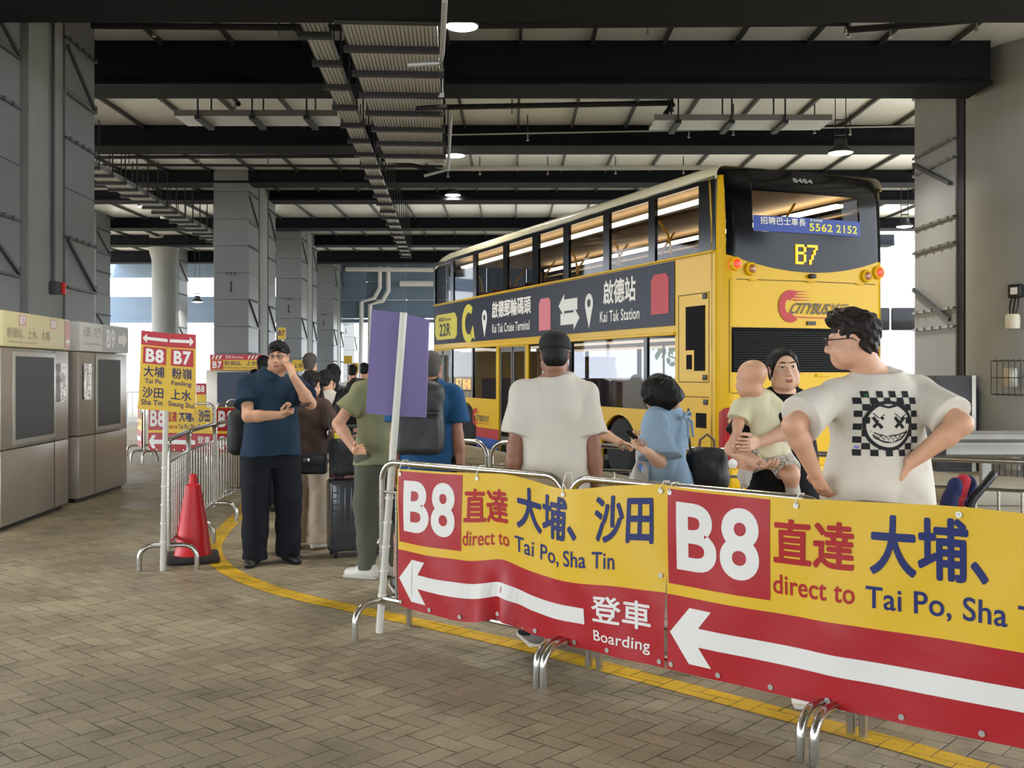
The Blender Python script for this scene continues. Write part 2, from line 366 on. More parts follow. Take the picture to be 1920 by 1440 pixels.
# clad duct beside the round column on the right
e = link('column', None); e.location = (7.12, 16.7, 0); e['kind'] = 'structure'
b_ = MB().m(mat('pale_cladding', '989b9d', .5, .15, bump=.05, bscale=6, var=.05, vscale=1)); z = -.18; k = 0; f_ = MB().m(GALV)
while z < 6.2:
    h = (1.05, .42, .95, .3)[k % 4]; b_.box((.5, .85, z + h / 2), (1.0, 1.7, h - .012), bev=.008, seg=1)
    f_.box((-.02, .85, z + h), (.05, 1.7, .04))
    for q in range(5): f_.box((-.04, .2 + q * .33, z + h), (.05, .07, .055))
    z += h; k += 1
b_.build('cladding', None, e); f_.build('panel_flange', None, e)
b_ = MB()
for z in (2.35, 4.55): b_.bar((-.05, 1.62, z + .6), (-.05, .1, z), .05, .06); b_.bar((-.05, .1, z), (-.05, 1.62, z + .62), .04, .04)
b_.build('bracket', SEAMC, e); MB().b2((.03, -.25, -.2), (.9, -.0, 6.2)).build('gap_shade', DARK, e)  # dark block paints the shade between duct and round column
# raised island with a guard rail by the round column
mb = MB(); mb.b2((5.6, 13.2, -.2), (30, 22, 0), bev=.03); struct('traffic_island', mb, kn)
# ------------------------------------------------------------------ the double-decker bus
YEL = mat('bus_yellow', 'd8ac00', .4, spec=.25, coat=.1, bump=.01, bscale=3); CREAM = mat('bus_cream', 'd3ccae', .4, coat=.3); BRED = mat('bus_red', 'b0202a', .4, coat=.3); BBLU = mat('bus_blue', '1f4f9a', .4, coat=.3)
BLKG = mat('black_glazing', '08090c', .15, spec=.22); BGL = glass('bus_glass', .62); MAROON = mat('maroon_seat', '5a1f2b', .8, bump=.2); LINER = mat('cream_liner', 'cdb893', .5); FLR = mat('bus_floor', '3a3634', .6)
YPOLE = mat('yellow_pole', 'e8b400', .35); STRIP = mat('warm_light_strip', 'ffe9c4', .5, emit=7); LEDO = mat('amber_led', 'ff9a10', .5, emit=6); ADN = mat('advert_navy', '12152b', .45, spec=.25)
ADW = mat('advert_white', 'e9e6dc', .5); ADY = mat('advert_yellow', 'd6c846', .5); ADP = mat('advert_pink', 'd9707c', .5); ADR = mat('advert_red', 'b5202a', .5); LOGOR = mat('logo_red', 'b3161c', .5); LOGOK = mat('logo_grey', '4d4538', .5); SEAM = mat('seam_shadow', '6a5206', .7)
RLIT = mat('lit_red_lens', 'ff2a12', .3, emit=3.0); ROFF = mat('red_lens', 'a01414', .2, coat=.5); AOFF = mat('amber_lens', '9a5a18', .2, coat=.5); BLUEST = mat('sticker_blue', '27459a', .5); STY = mat('sticker_yellow', 'd7d04a', .5)
DGL = glass('dark_bus_glass', .12)  # far-side upper panes, tinted dark to hide the daylight beyond
VENT = mat('matt_black_vent', '0c0c0c', .75, spec=.15)
bus = thing('double_decker_bus', 'yellow double-decker bus showing B7 on its black rear window', 'bus', (BR.x, BR.y, -.2), BT)
BL, BW = 12.4, 2.73
def lz(z): return 1.5 + (z - 1.5) * .948 + .2
def side(poly, m, name, x=0, d=.05, par=bus):      # polygon in (y, z) standing on the left side (x = 0) or the right
    b_ = MB().m(m); b_.prism(poly, lambda u, v, w: (x + w, u, v), d); return b_.build(name, None, par)
def arch(yc, r=.62, z0=.12, zc=.42):
    return [(yc - r * math.cos(a), zc + r * math.sin(a)) for a in [math.asin((z0 - zc) / r) * 0 + math.pi * k / 14 for k in range(15)]]
def skirt(y0, y1, z0, z1, wheels):
    p = [(y0, z0)]
    for yc in wheels:
        p += [(yc - .62, z0)] + arch(yc) + [(yc + .62, z0)]
    return p + [(y1, z0), (y1, z1), (y0, z1)]
WL = 1.15
for x, d, doors in ((0, .05, True), (BW, -.05, False)):
    secs = [(.14, 6.6, [2.83]), (7.97, 11.0, [9.9])] if doors else [(.14, 12.0, [2.83, 9.9])]
    for y0, y1, wh in secs:
        side(skirt(y0, y1, .34, WL, wh) if False else skirt(y0, y1, .12, WL, wh), YEL, 'side_panel', x, d)
        o = -.006 if x == 0 else .006
        for z0, z1, mm in ((.335, .54, BRED), (.12, .335, BBLU)):
            cuts = [y0]
            for yc in wh: cuts += [yc - .62, yc + .62]
            cuts.append(y1)
            for a, c in zip(cuts[::2], cuts[1::2]): MB().m(mm).b2((x + o, a, z0), (x + o * .2, c, z1)).build('colour_stripe', None, bus)
    side(rect(.14, 2.25, 12.25, 3.31), YEL, 'waist_panel', x, d)
    side(rect(.14, 4.22, 12.2, 4.3), BLKG, 'cant_rail', x, d)
    side(rect(.14, WL, 1.15, 2.25), YEL, 'rear_side_panel', x, d)
    up = [(.54, 1.72), (1.91, 3.16), (3.37, 4.67), (4.89, 5.98), (6.26, 7.51), (7.74, 9.28), (9.5, 10.8), (11.0, 12.15)]; prev = .14
    for a, c in up + [(12.25, 0)]:
        side(rect(prev, 3.31, a, 4.22), BLKG, 'window_pillar', x, d); prev = c
    for a, c in up:
        side(rect(a, 3.31, c, 4.22), BGL if x == 0 else DGL, 'upper_window', x + (.02 if x == 0 else -.02), .006 if x == 0 else -.006)
    lw = [(1.15, 1.95), (2.05, 4.55), (4.65, 6.45), (8.12, 9.5), (9.58, 10.9)] if doors else [(1.15, 2.0), (2.1, 4.5), (4.6, 7.0), (7.1, 9.4), (9.5, 12.0)]
    prev = 1.15
    for a, c in lw + ([(11.0, 0)] if doors else [(12.25, 0)]):
        if a - prev > .005 and not (doors and prev > 6 and a < 8.2): side(rect(prev, WL, a, 2.25), BLKG if a - prev < .2 else YEL, 'window_pillar', x, d)
        prev = c
    if doors: side(rect(6.45, WL, 6.6, 2.25), YEL, 'door_post', x, d); side(rect(7.97, WL, 8.12, 2.25), YEL, 'door_post', x, d)
    for a, c in lw: side(rect(a, WL, c, 2.25), BGL, 'lower_window', x + (.02 if x == 0 else -.02), .006 if x == 0 else -.006)
    for z, w_ in ((2.245, .05), (3.3, .03)):
        MB().b2((x - .03, 1.15 if z < 3 else .16, z - w_ / 2), (x + .03, 12.2, z + w_ / 2), bev=.008).build('moulding', YEL, bus)
# doors
for y0, y1 in ((6.6, 7.97), (11.02, 12.2)):
    for k in range(2):
        a, c = y0 + (y1 - y0) * k / 2 + .02, y0 + (y1 - y0) * (k + 1) / 2 - .02
        fr = MB()
        for q in ((a, .3, a + .06, 2.2), (c - .06, .3, c, 2.2), (a, .3, c, .42), (a, 2.1, c, 2.2)): fr.b2((.02, q[0], q[1]), (.05, q[2], q[3]))
        fr.build('door_leaf', mat('door_grey', '6d6b66', .35, .5), bus)
        MB().b2((.03, a + .06, .42), (.036, c - .06, 2.1)).build('door_glass', BGL, bus)
    MB().b2((.0, y0, 2.2), (.05, y1, 2.26)).build('door_header', YEL, bus)
# roof with rounded shoulders
prof = [(0, 4.28)] + [(.13 - .13 * math.cos(a), 4.33 + .13 * math.sin(a)) for a in [math.pi / 2 * k / 6 for k in range(7)]]
prof = prof + [(BW - x, z) for x, z in prof[::-1]]
mb = MB()
def roofpt(i, j):
    n = len(prof) - 1; q = prof[round(i * n)]; y = .1 + j * 12.15; dz = -.18 * max(0, (y - 11.2) / 1.1) ** 2 - .05 * max(0, (.5 - y) / .5) ** 2
    return (q[0], y, q[1] + dz)
mb.grid(len(prof) - 1, 24, roofpt); mb.build('roof', CREAM, bus)
MB().b2((.06, .2, 4.24), (BW - .06, 12.1, 4.26)).build('ceiling_liner', LINER, bus)
MB().b2((.05, .15, 2.28), (BW - .05, 12.1, 2.36)).build('upper_deck_floor', FLR, bus); MB().b2((.05, .15, .3), (BW - .05, 12.1, .38)).build('lower_deck_floor', FLR, bus)
# front end
mb = MB().m(YEL)
def frontpt(i, j):
    x = i * BW; z = .12 + j * 4.2; bow = .14 * (1 - ((x - BW / 2) / (BW / 2)) ** 4); return (x, 12.2 + bow - max(0, z - 3.3) * .16, z)
mb.grid(16, 3, lambda i, j: frontpt(i, j * .5)); mb.m(BGL); mb.grid(16, 6, lambda i, j: frontpt(i, .5 + j * .5)); mb.build('front_end', None, bus)
# light strips and interior
for x in (.32, BW - .32):
    MB().b2((x - .07, .6, 4.08), (x + .07, 11, 4.13), bev=.01).build('light_strip', STRIP, bus); MB().bar((x * .5 + (BW / 2) * .0 + (.0 if x < 1 else BW / 2), .4, 3.98), (x * .5 + (.0 if x < 1 else BW / 2), 11.2, 3.98), .16, .03).build('coving', LINER, bus)
for x in (.3, BW - .3):
    MB().b2((x - .05, 1.0, 2.16), (x + .05, 11, 2.2)).build('light_strip', mat('dim_light_strip', 'ffe9c4', .5, emit=2), bus)
seat0 = None
for deck, ys in ((2.36, [1.0 + k * .86 for k in range(12)]), (.5, [1.6, 2.5, 3.4, 4.3, 5.2, 8.6, 9.4])):
    for y in ys:
        for x in (.52, BW - .52):
            if seat0 is None:
                s = MB().m(MAROON); s.box((0, .0, .42), (.86, .42, .12), bev=.04); s.box((-.215, -.2, .76), (.41, .1, .62), (-.12, 0, 0), bev=.04); s.box((.215, -.2, .76), (.41, .1, .62), (-.12, 0, 0), bev=.04)
                s.m(DARK).box((0, 0, .2), (.5, .2, .38)); seat0 = o = s.build('seat', None, bus)
            else: o = seat0.copy(); COL.objects.link(o)
            o.location = (x, y, deck)
pole0 = None
for k in range(7):
    y = 1.15 + k * 1.72
    for x in (.95, BW - .95):
        if pole0 is None:
            q = MB().tube([(0, 0, 2.36 + .9), (0, 0, 3.7), (-.05, 0, 3.9), (-.28, .02, 4.2)], .02); pole0 = o = q.build('grab_pole', YPOLE, bus)
        else:
            o = pole0.copy(); COL.objects.link(o)
            if x > 1.3: o.scale = (-1, 1, 1)
        o.location = (x, y, 0)
for y in (3, 6.4, 8.05): MB().tube([(.9, y, .38), (.9, y, 2.25)], .018).build('grab_pole', YPOLE, bus)
# wheels
wh0 = None
for y in (2.83, 9.9):
    for x, sx in ((.02, 1), (BW - .02, -1)):
        if wh0 is None:
            t = MB().m(RUBBER); t.lathe([(.3, 0), (.44, 0), (.49, .04), (.5, .15), (.49, .26), (.44, .3), (.3, .3)], 36, axis='X'); wh0 = t.build('tyre', None, bus)
            r_ = MB().m(GALV); r_.lathe([(.02, .08), (.1, .05), (.14, .1), (.27, .12), (.3, .03), (.31, .1), (.3, .28), (.02, .28)], 28, axis='X'); r_.build('wheel_rim', None, wh0); o = wh0
        else:
            o = wh0.copy(); COL.objects.link(o); c = wh0.children[0].copy(); COL.objects.link(c); c.parent = o
        o.location = (x, y, .5); o.rotation_euler = (0, 0, 0 if sx == 1 else math.pi)
MB().b2((.35, .3, .3), (BW - .35, 11.8, .5)).build('chassis', BLACK, bus)
for yc in (2.83, 9.9): MB().b2((.34, yc - .62, .4), (BW - .34, yc + .62, 1.05)).build('wheel_housing', BLACK, bus)
# rear: a bowed skin that wraps round the corner posts
RP = []
for k in range(9): a = math.radians(180 - 90 * k / 8 * 1.0); RP.append((.2 + .2 * math.cos(a), .2 - .2 * math.sin(a)))
RP = [(0, .24)] + RP; nmid = 26
for k in range(1, nmid): RP.append((.2 + (BW - .4) * k / nmid, 0))
RP += [(BW - x, y) for x, y in RP[9::-1]]
RP = [(x, y - .09 * max(0, 1 - ((x - BW / 2) / (BW / 2)) ** 2)) for x, y in RP]
RPX = [p[0] for p in RP]
def ry(x): return float(np.interp(x, RPX, [p[1] for p in RP]))
def rearpt(x, z, off=0): return (x, ry(x) - off + max(0, z - 3.2) ** 2 * .05 + max(0, z - 4.2) * .5, z)
def zb(x): return 3.04 + .2 * min(1, abs((x - 1.33) / 1.22)) ** 2
mb = MB().m(YEL)
def skin(i, j):
    x, y = RP[round(i * (len(RP) - 1))]; z = .12 + j * (zb(x) + .02 - .12); return (x, y + max(0, z - 3.2) ** 2 * .05, z)
mb.grid(len(RP) - 1, 10, skin)
for sgn in (0, 1):       # corner posts beside the black glazing
    ids = [k for k in range(len(RP)) if (RP[k][0] <= .1 if sgn == 0 else RP[k][0] >= BW - .1)]
    def post(i, j, ids=ids):
        x, y = RP[ids[round(i * (len(ids) - 1))]]; z = zb(x) + j * (4.3 - zb(x)); return (x, y + max(0, z - 3.2) ** 2 * .05, z)
    mb.grid(len(ids) - 1, 6, post)
mb.build('rear_panel', None, bus)
xs0, xs1, wx0, wx1, wz0, wz1 = .09, BW - .09, .46, 2.22, 3.56, 4.1
mb = MB().m(BLKG)
def band(x0, x1, f0, f1, nx=12, nz=8): mb.grid(nx, nz, lambda i, j: rearpt(x0 + i * (x1 - x0), f0(x0 + i * (x1 - x0)) * (1 - j) + f1(x0 + i * (x1 - x0)) * j, .006))
ft = lambda x: 4.42 - .05 * ((x - BW / 2) / (BW / 2)) ** 4
band(xs0, wx0, zb, ft); band(wx1, xs1, zb, ft); band(wx0, wx1, zb, lambda x: wz0); band(wx0, wx1, lambda x: wz1, ft, nz=3); mb.build('rear_windscreen', None, bus)
mb = MB().m(BGL); mb.grid(8, 2, lambda i, j: rearpt(wx0 + i * (wx1 - wx0), wz0 + j * (wz1 - wz0), -.01)); mb.build('rear_window', None, bus)
R2 = lambda u, v: rearpt(u, v, .014); R3 = lambda u, v: rearpt(u, v, .018)
mb = MB().m(BLUEST); mb.grid(8, 1, lambda i, j: R2(wx0 + i * (wx1 - wx0), wz0 - .0 + j * .21 + .005)); mb.build('window_sticker', None, bus)
for s_, bx, mm, bo in (('招聘巴士車長', (.56, 3.66, 1.28, 3.76), ADW, .015), ('5562', (1.33, 3.6, 1.72, 3.71), STY, .03), ('2152', (1.78, 3.6, 2.16, 3.71), STY, .03), ('車長招聘', (1.34, 3.73, 1.55, 3.765), ADW, .01)): mb = MB(); letters(mb, s_, bx, R3, mm, bo, .2); mb.build('sticker_lettering', None, bus)
mb = MB(); letters(mb, '8484', (1.13, 4.25, 1.45, 4.32), R3, mat('fleet_number_silver', '9a9a98', .4), .04); mb.build('fleet_number_lettering', None, bus)
DOTS = {'B': ['11110', '10001', '10001', '11110', '10001', '10001', '10001', '11110'], '7': ['11111', '00001', '00010', '00010', '00100', '00100', '01000', '01000']}
mb = MB().m(LEDO)
for ch, x0 in (('B', 1.12), ('7', 1.31)):
    for r, row in enumerate(DOTS[ch]):
        for c, q in enumerate(row):
            if q == '1': p = rearpt(x0 + c * .033, 3.395 - r * .033, .016); mb.box(p, (.029, .012, .029))
mb.build('route_number_led_print', None, bus)
mb = MB().m(SEAM)
mb.grid(20, 1, lambda i, j: rearpt(.12 + i * (BW - .24), 2.915 + j * .012, .004)); mb.grid(20, 1, lambda i, j: rearpt(.02 + i * (BW - .04), 1.42 + j * .012, .004))
for x in (.12, BW - .12): mb.grid(1, 4, lambda i, j: rearpt(x + i * .01, 1.43 + j * 1.48, .004))
mb.build('seam_groove', None, bus)
for x in (.45, 1.35, 2.2): MB().box(rearpt(x, 2.915, .01), (.12, .03, .025), bev=.008).build('latch', YEL, bus)
# engine grille with louvres
mb = MB().m(VENT); mb.grid(20, 4, lambda i, j: rearpt(.15 + i * (BW - .3), 1.7 + j * .59, .008)); g = mb.build('engine_grille', mat('grille_black', '121212', .5), bus)
mb = MB().m(mat('louvre_black', '151514', .6, spec=.2))
for k in range(17):
    z = 1.73 + k * .031
    for i in range(10):
        a, c = .17 + i * (BW - .34) / 10, .17 + (i + 1) * (BW - .34) / 10; mb.bar(rearpt(a, z, .016), rearpt(c, z, .016), .012, .016)
mb.build('louvre', None, g)
for x, z, mm, r_ in ((.2, 3.12, RLIT, .075), (.42, 3.06, AOFF, .07), (2.32, 3.03, AOFF, .07), (2.55, 3.09, RLIT, .075)):
    c = rearpt(x, z, .0); h = MB().m(YEL).lathe([(r_ + .02, -.0), (r_ + .016, .03), (r_ - .01, .045)], 24, (c[0], c[1] + .01, c[2]), 'Y'); 
    bmesh.ops.scale(h.bm, vec=(1, -1, 1), verts=h.bm.verts[:], space=Matrix.Translation((0, -c[1], 0))); lamp = h.build('lamp_housing', None, bus)
    l = MB().m(mm).lathe([(r_, .0), (r_ * .95, .05), (r_ * .6, .065), (.005, .07)], 24, (c[0], c[1], c[2]), 'Y'); bmesh.ops.scale(l.bm, vec=(1, -1, 1), verts=l.bm.verts[:], space=Matrix.Translation((0, -c[1], 0))); l.build('lamp_lens', None, lamp)
MB().box(rearpt(1.36, 2.99, .03), (.1, .08, .06), bev=.02).build('rear_camera', BLACK, bus)
for sx in (0, 1):
    x0, x1 = (.02, .27) if sx == 0 else (BW - .27, BW - .02)
    mb = MB().m(ROFF); mb.grid(8, 8, lambda i, j: rearpt(x0 + i * (x1 - x0), .4 + j * (.84 - .07 * (2 * i - 1) ** 4), .03)); c = mb.build('tail_lamp_cluster', None, bus)
    for z, mm in ((1.05, AOFF), (.77, RLIT), (.5, mat('white_lens', 'b5b2aa', .3))):
        xm = (x0 + x1) / 2; p = rearpt(xm, z, .03); l = MB().m(mm).lathe([(.075, 0), (.07, .02), (.005, .035)], 20, p, 'Y'); bmesh.ops.scale(l.bm, vec=(1, -1, 1), verts=l.bm.verts[:], space=Matrix.Translation((0, -p[1], 0))); l.build('lamp_lens', None, c)
MB().box((BW / 2, -.1, .3), (BW - .1, .12, .3), bev=.04).build('rear_bumper', YEL, bus)
MB().box(rearpt(1.36, 2.36, .01), (.14, .02, .05)).build('engine_cover_handle', BLACK, bus); MB().box(rearpt(1.55, 1.66, .01), (.22, .02, .04), bev=.008).build('engine_cover_handle', YEL, bus)
mb = MB(); letters(mb, 'VIP', (1.35, 1.3, 1.62, 1.4), R2, BLKG, .01); mb.build('badge_lettering', None, bus)
# operator's mark
def citybus(map_, u0, v0, w, name):
    h = w * .36; mb = MB(); q = lambda a, c: map_(u0 + a * w, v0 + c * h)
    pts = [(.235 + .14 * math.cos(math.radians(a)) * 1.0 - .08, .5 + .5 * math.sin(math.radians(a))) for a in range(60, 305, 12)]
    inn = [(.25, .17), (.25, .3), (.14, .3), (.14, .12), (.03, .47), (.14, .84), (.14, .66), (.3, .66), (.3, .8)]
    mb.m(LOGOR); arrow = [(.04, .48), (.15, .86), (.16, .64), (.2, .64), (.2, .28), (.16, .28), (.15, .1)]
    # disc ring on the left and speed lines
    ring = []
    for k in range(25):
        a = math.radians(55 + 250 * k / 24); ring.append(((.16 + .16 * math.cos(a), .48 + .52 * math.sin(a)), (.16 + .045 * math.cos(a) - .03, .48 + .22 * math.sin(a))))
    for A, B in zip(ring, ring[1:]): quadprint(mb, [A[0], B[0], B[1], A[1]], q, LOGOR)
    for k in range(4): quadprint(mb, [(.2, .98 - k * .09), (.42 - k * -.02, .965 - k * .09), (.2, .93 - k * .09)], q, LOGOR)
    quadprint(mb, [(.2, .12), (1.0, .1), (1.0, .13), (.2, .16)], q, LOGOR)
    letters(mb, 'CITYBUS', (.17, .24, .7, .6), q, LOGOK, .02, shear=.5); letters(mb, '城巴', (.73, .24, 1.0, .62), q, LOGOK, .0, shear=.4)
    return mb.build(name, None, bus)
citybus(R2, .84, 2.38, 1.16, 'logo_print')
S1 = lambda u, v: (-.016, BLMAX - u, v)
BLMAX = 12.3
S1b = lambda u, v: (-.008, BLMAX - u, v)
# side writing: u runs from the front of the bus to the rear, as it is read
def su(y): return BLMAX - y
citybus(S1b, su(9.5), .6 - .02, 1.0, 'logo_print')
# advert along the waist
mb = MB().m(ADN); mb.b2((-.012, 1.15, 2.36), (-.004, 12.22, 3.27)); ad = mb.build('advert_panel', None, bus)
A = lambda y0, z0, y1, z1: (su(y1), z0, su(y0), z1); S2 = lambda u, v: (-.02, BLMAX - u, v)
def mark(name, *fs):
    b_ = MB()
    for f in fs: f(b_)
    return b_.build(name, None, ad)
badge = [(su(12.1), 2.6), (su(12.1), 2.95), (su(11.95), 3.05), (su(10.65), 3.05), (su(10.5), 2.92), (su(10.5), 2.55), (su(10.65), 2.46), (su(11.95), 2.46)]
mark('route_badge', lambda b_: quadprint(b_, badge, S1, ADY))
for s_, bx, mp_, mm, bo in (('22R', A(10.95, 2.54, 11.75, 2.83), S2, ADN, .02), ('路線 Route', A(10.9, 2.88, 11.8, 2.98), S2, ADN, 0), ('啟德郵輪碼頭', A(6.25, 2.8, 8.35, 3.14), S1, ADW, .03), ('Kai Tak Cruise Terminal', A(6.35, 2.5, 8.3, 2.68), S1, ADW, .015),
        ('啟德站', A(2.25, 2.78, 3.35, 3.16), S1, ADW, .03), ('Kai Tak Station', A(2.15, 2.5, 3.45, 2.68), S1, ADW, .015)): mark('advert_lettering', lambda b_: letters(b_, s_, bx, mp_, mm, bo))
c0 = su(9.75)
def crescent(b_):     # the yellow crescent with an arrow head
    for k in range(14):
        a0, a1 = math.radians(50 + 260 * k / 14), math.radians(50 + 260 * (k + 1) / 14)
        quadprint(b_, [(c0 + .42 * math.cos(a0), 2.76 + .42 * math.sin(a0)), (c0 + .42 * math.cos(a1), 2.76 + .42 * math.sin(a1)), (c0 + .24 * math.cos(a1) + .03, 2.76 + .24 * math.sin(a1)), (c0 + .24 * math.cos(a0) + .03, 2.76 + .24 * math.sin(a0))], S1, ADY)
    quadprint(b_, [(c0 + .1, 2.5), (c0 + .42, 2.4), (c0 + .3, 2.72)], S1, ADY)
mark('crescent_mark', crescent)
for yc in (8.75, 3.85):
    p = [(su(yc) + .15 * math.cos(a), 2.83 + .17 * math.sin(a)) for a in [math.radians(-30 + 240 * k / 12) for k in range(13)]] + [(su(yc), 2.42)]
    mark('map_pin', lambda b_: quadprint(b_, p, S1, ADW), lambda b_: quadprint(b_, [(su(yc) + .06 * math.cos(k * .785), 2.84 + .07 * math.sin(k * .785)) for k in range(8)], S2, ADN))
for d, z in ((1, 2.86), (-1, 2.62)):
    a, c_ = su(5.05), su(4.2); f = (lambda t: a + t * (c_ - a)) if d == 1 else (lambda t: c_ - t * (c_ - a))
    mark('white_arrow', lambda b_: quadprint(b_, [(f(0), z), (f(.28), z + .2), (f(.28), z - .2)], S1, ADW), lambda b_: quadprint(b_, rect(min(f(.28), f(.9)), z - .1, max(f(.28), f(.9)), z + .1), S1, ADW))
for yc, mm, w_, zc in ((5.65, ADP, .26, 2.76), (1.55, ADR, .25, 2.84)):
    mark('coloured_plaque', lambda b_: quadprint(b_, [(su(yc) - w_, zc - .3), (su(yc) + w_, zc - .3), (su(yc) + w_, zc + .2), (su(yc) + w_ - .08, zc + .28), (su(yc) - w_ + .08, zc + .28), (su(yc) - w_, zc + .2)], S1, mm))
# tall engine vent and flap on the near rear corner of the side
mb = MB().m(SEAM)
for z in (2.76, 1.56, 1.36): mb.b2((-.004, .28, z), (0, 1.05, z + .012))
for y in (.28, 1.05): mb.b2((-.004, y, 1.57), (0, y + .012, 2.77))
mb.build('flap_groove', None, bus); MB().m(VENT).b2((-.008, .38, 1.72), (0, .86, 2.6)).build('side_vent', None, bus)
mb = MB().m(YEL); mb.b2((-.012, .64, 1.72), (-.006, .88, 2.0)); mb.m(VENT).b2((-.016, .69, 1.74), (-.011, .83, 1.94)); mb.build('vent_flap', None, bus)
for y, z in ((.38, 2.72), (.38, 1.63), (.36, 1.3)): MB().box((-.008, y, z), (.016, .1, .07), bev=.006).build('catch', BLACK, bus)
MB().m(VENT).b2((-.008, .35, .95), (0, .6, 1.15)).build('side_vent', None, bus)
mb = MB(); SL = lambda u, v: (.04, BLMAX - u, v); letters(mb, 'B7', A(10.35, 1.32, 10.72, 1.56), SL, LEDO, .02); letters(mb, '粉嶺', A(9.75, 1.32, 10.27, 1.56), SL, LEDO, .02); mb.build('route_number_led_print', None, bus)
# ------------------------------------------------------------------ queue barriers and their banners
def make_barrier(L, label, group):
    t = thing('crowd_barrier', label, 'barrier', group=group)
    r, R, zt, zb_ = .0185, .11, .985, .2
    fr = arc((R, 0, zt - R), R, 180, 90) + arc((L - R, 0, zt - R), R, 90, 0)
    MB().tube([(0, 0, .16)] + fr + [(L, 0, .16)], r, 10).build('frame', STEEL, t)
    MB().tube([(0, 0, zb_), (L, 0, zb_)], r * .8, 8).build('bottom_rail', STEEL, t)
    MB().tube([(0, 0, zt - .17), (L, 0, zt - .17)], r * .55, 8).build('upper_rail', STEEL, t)
    bar = None; n = int(L / .115)
    for k in range(1, n):
        x = L * k / n
        if bar is None: bar = o = MB().tube([(0, 0, zb_), (0, 0, zt - .17)], .0085, 8).build('bar', STEEL, t)
        else: o = bar.copy(); COL.objects.link(o)
        o.location = (x, 0, 0)
    for x in (.006, L - .006):
        pts = [(x, -.21, 0)] + arc((x, -.11, .09), .1, 180, 90, 6, 'yz') + arc((x, .11, .09), .1, 90, 0, 6, 'yz') + [(x, .21, 0)]
        MB().tube(pts, .019, 10).build('foot', STEEL, t)
    return t
def span(o, a, b):
    a, b = Vector(a), Vector(b); d = b - a; o.location = (a.x, a.y, 0); o.rotation_euler = (0, 0, math.atan2(d.y, d.x)); return o
FRONT = [Vector((-.764, 6.0, 0)), Vector((.275, 5.115, 0)), Vector((1.278, 4.14, 0)), Vector((2.29, 3.17, 0))]
protos = {}
def barrier(a, b, label, group):
    a, b = Vector(a), Vector(b); d = (b - a).normalized(); L = round((b - a).length - .044, 3); a = a + d * .022
    if L not in protos: o = protos[L] = make_barrier(L, label, group)
    else: o = copy_tree(protos[L]); tag(o, label, group=group)
    return span(o, a, b)
for k, lb in enumerate(['steel crowd barrier beside the purple placard, behind the first banner', 'steel crowd barrier across the seam of the two large banners', 'steel crowd barrier at the right edge of the photo behind the second banner']):
    barrier(FRONT[k], FRONT[k + 1], lb, 'barriers in the front row')
LEFT = [(-2.6, 7.85), (-2.83, 9.1), (-2.97, 10.4), (-3.03, 11.7), (-3.02, 13.0)]
for k, lb in enumerate(['steel crowd barrier behind the red traffic cone', 'second steel crowd barrier of the row behind the cone', 'third steel crowd barrier of the row, left of the man in dark polo', 'farthest steel crowd barrier of the row, behind the man in dark polo']):
    barrier(LEFT[k] + (0,), LEFT[k + 1] + (0,), lb, 'barriers running away behind the cone')
R2L = [(-1.0, 8.2, 0), (-.17, 7.72, 0), (1.05, 7.05, 0), (2.27, 6.36, 0), (3.5, 5.68, 0), (4.7, 5.0, 0)]
for k, lb in enumerate(['steel crowd barrier between the man with the backpack and the bus door', 'steel crowd barrier behind the man in the plain white tee', 'steel crowd barrier behind the woman in the pale blue blouse', 'steel crowd barrier behind the mother and the man in the printed tee', 'steel crowd barrier behind the pushchair']):
    barrier(R2L[k], R2L[k + 1], lb, 'barriers along the bus')
BACK = [(-6.05, 17.3, 0), (-4.85, 17.0, 0), (-3.6, 16.9, 0)]
barrier((-6.15, 17.4, 0), (-6.7, 18.7, 0), 'steel crowd barrier at the far end turning away beside the second kiosk', 'barriers at the back')
barrier(BACK[0], BACK[1], 'steel crowd barrier behind the banner under the two-panel route sign', 'barriers at the back')
barrier(BACK[1], BACK[2], 'steel crowd barrier behind the far banner left of the man in dark polo', 'barriers at the back')
barrier((-5.4, 19.6, 0), (-4.2, 19.5, 0), 'steel crowd barrier in front of the far ticket kiosk', 'barriers at the back')

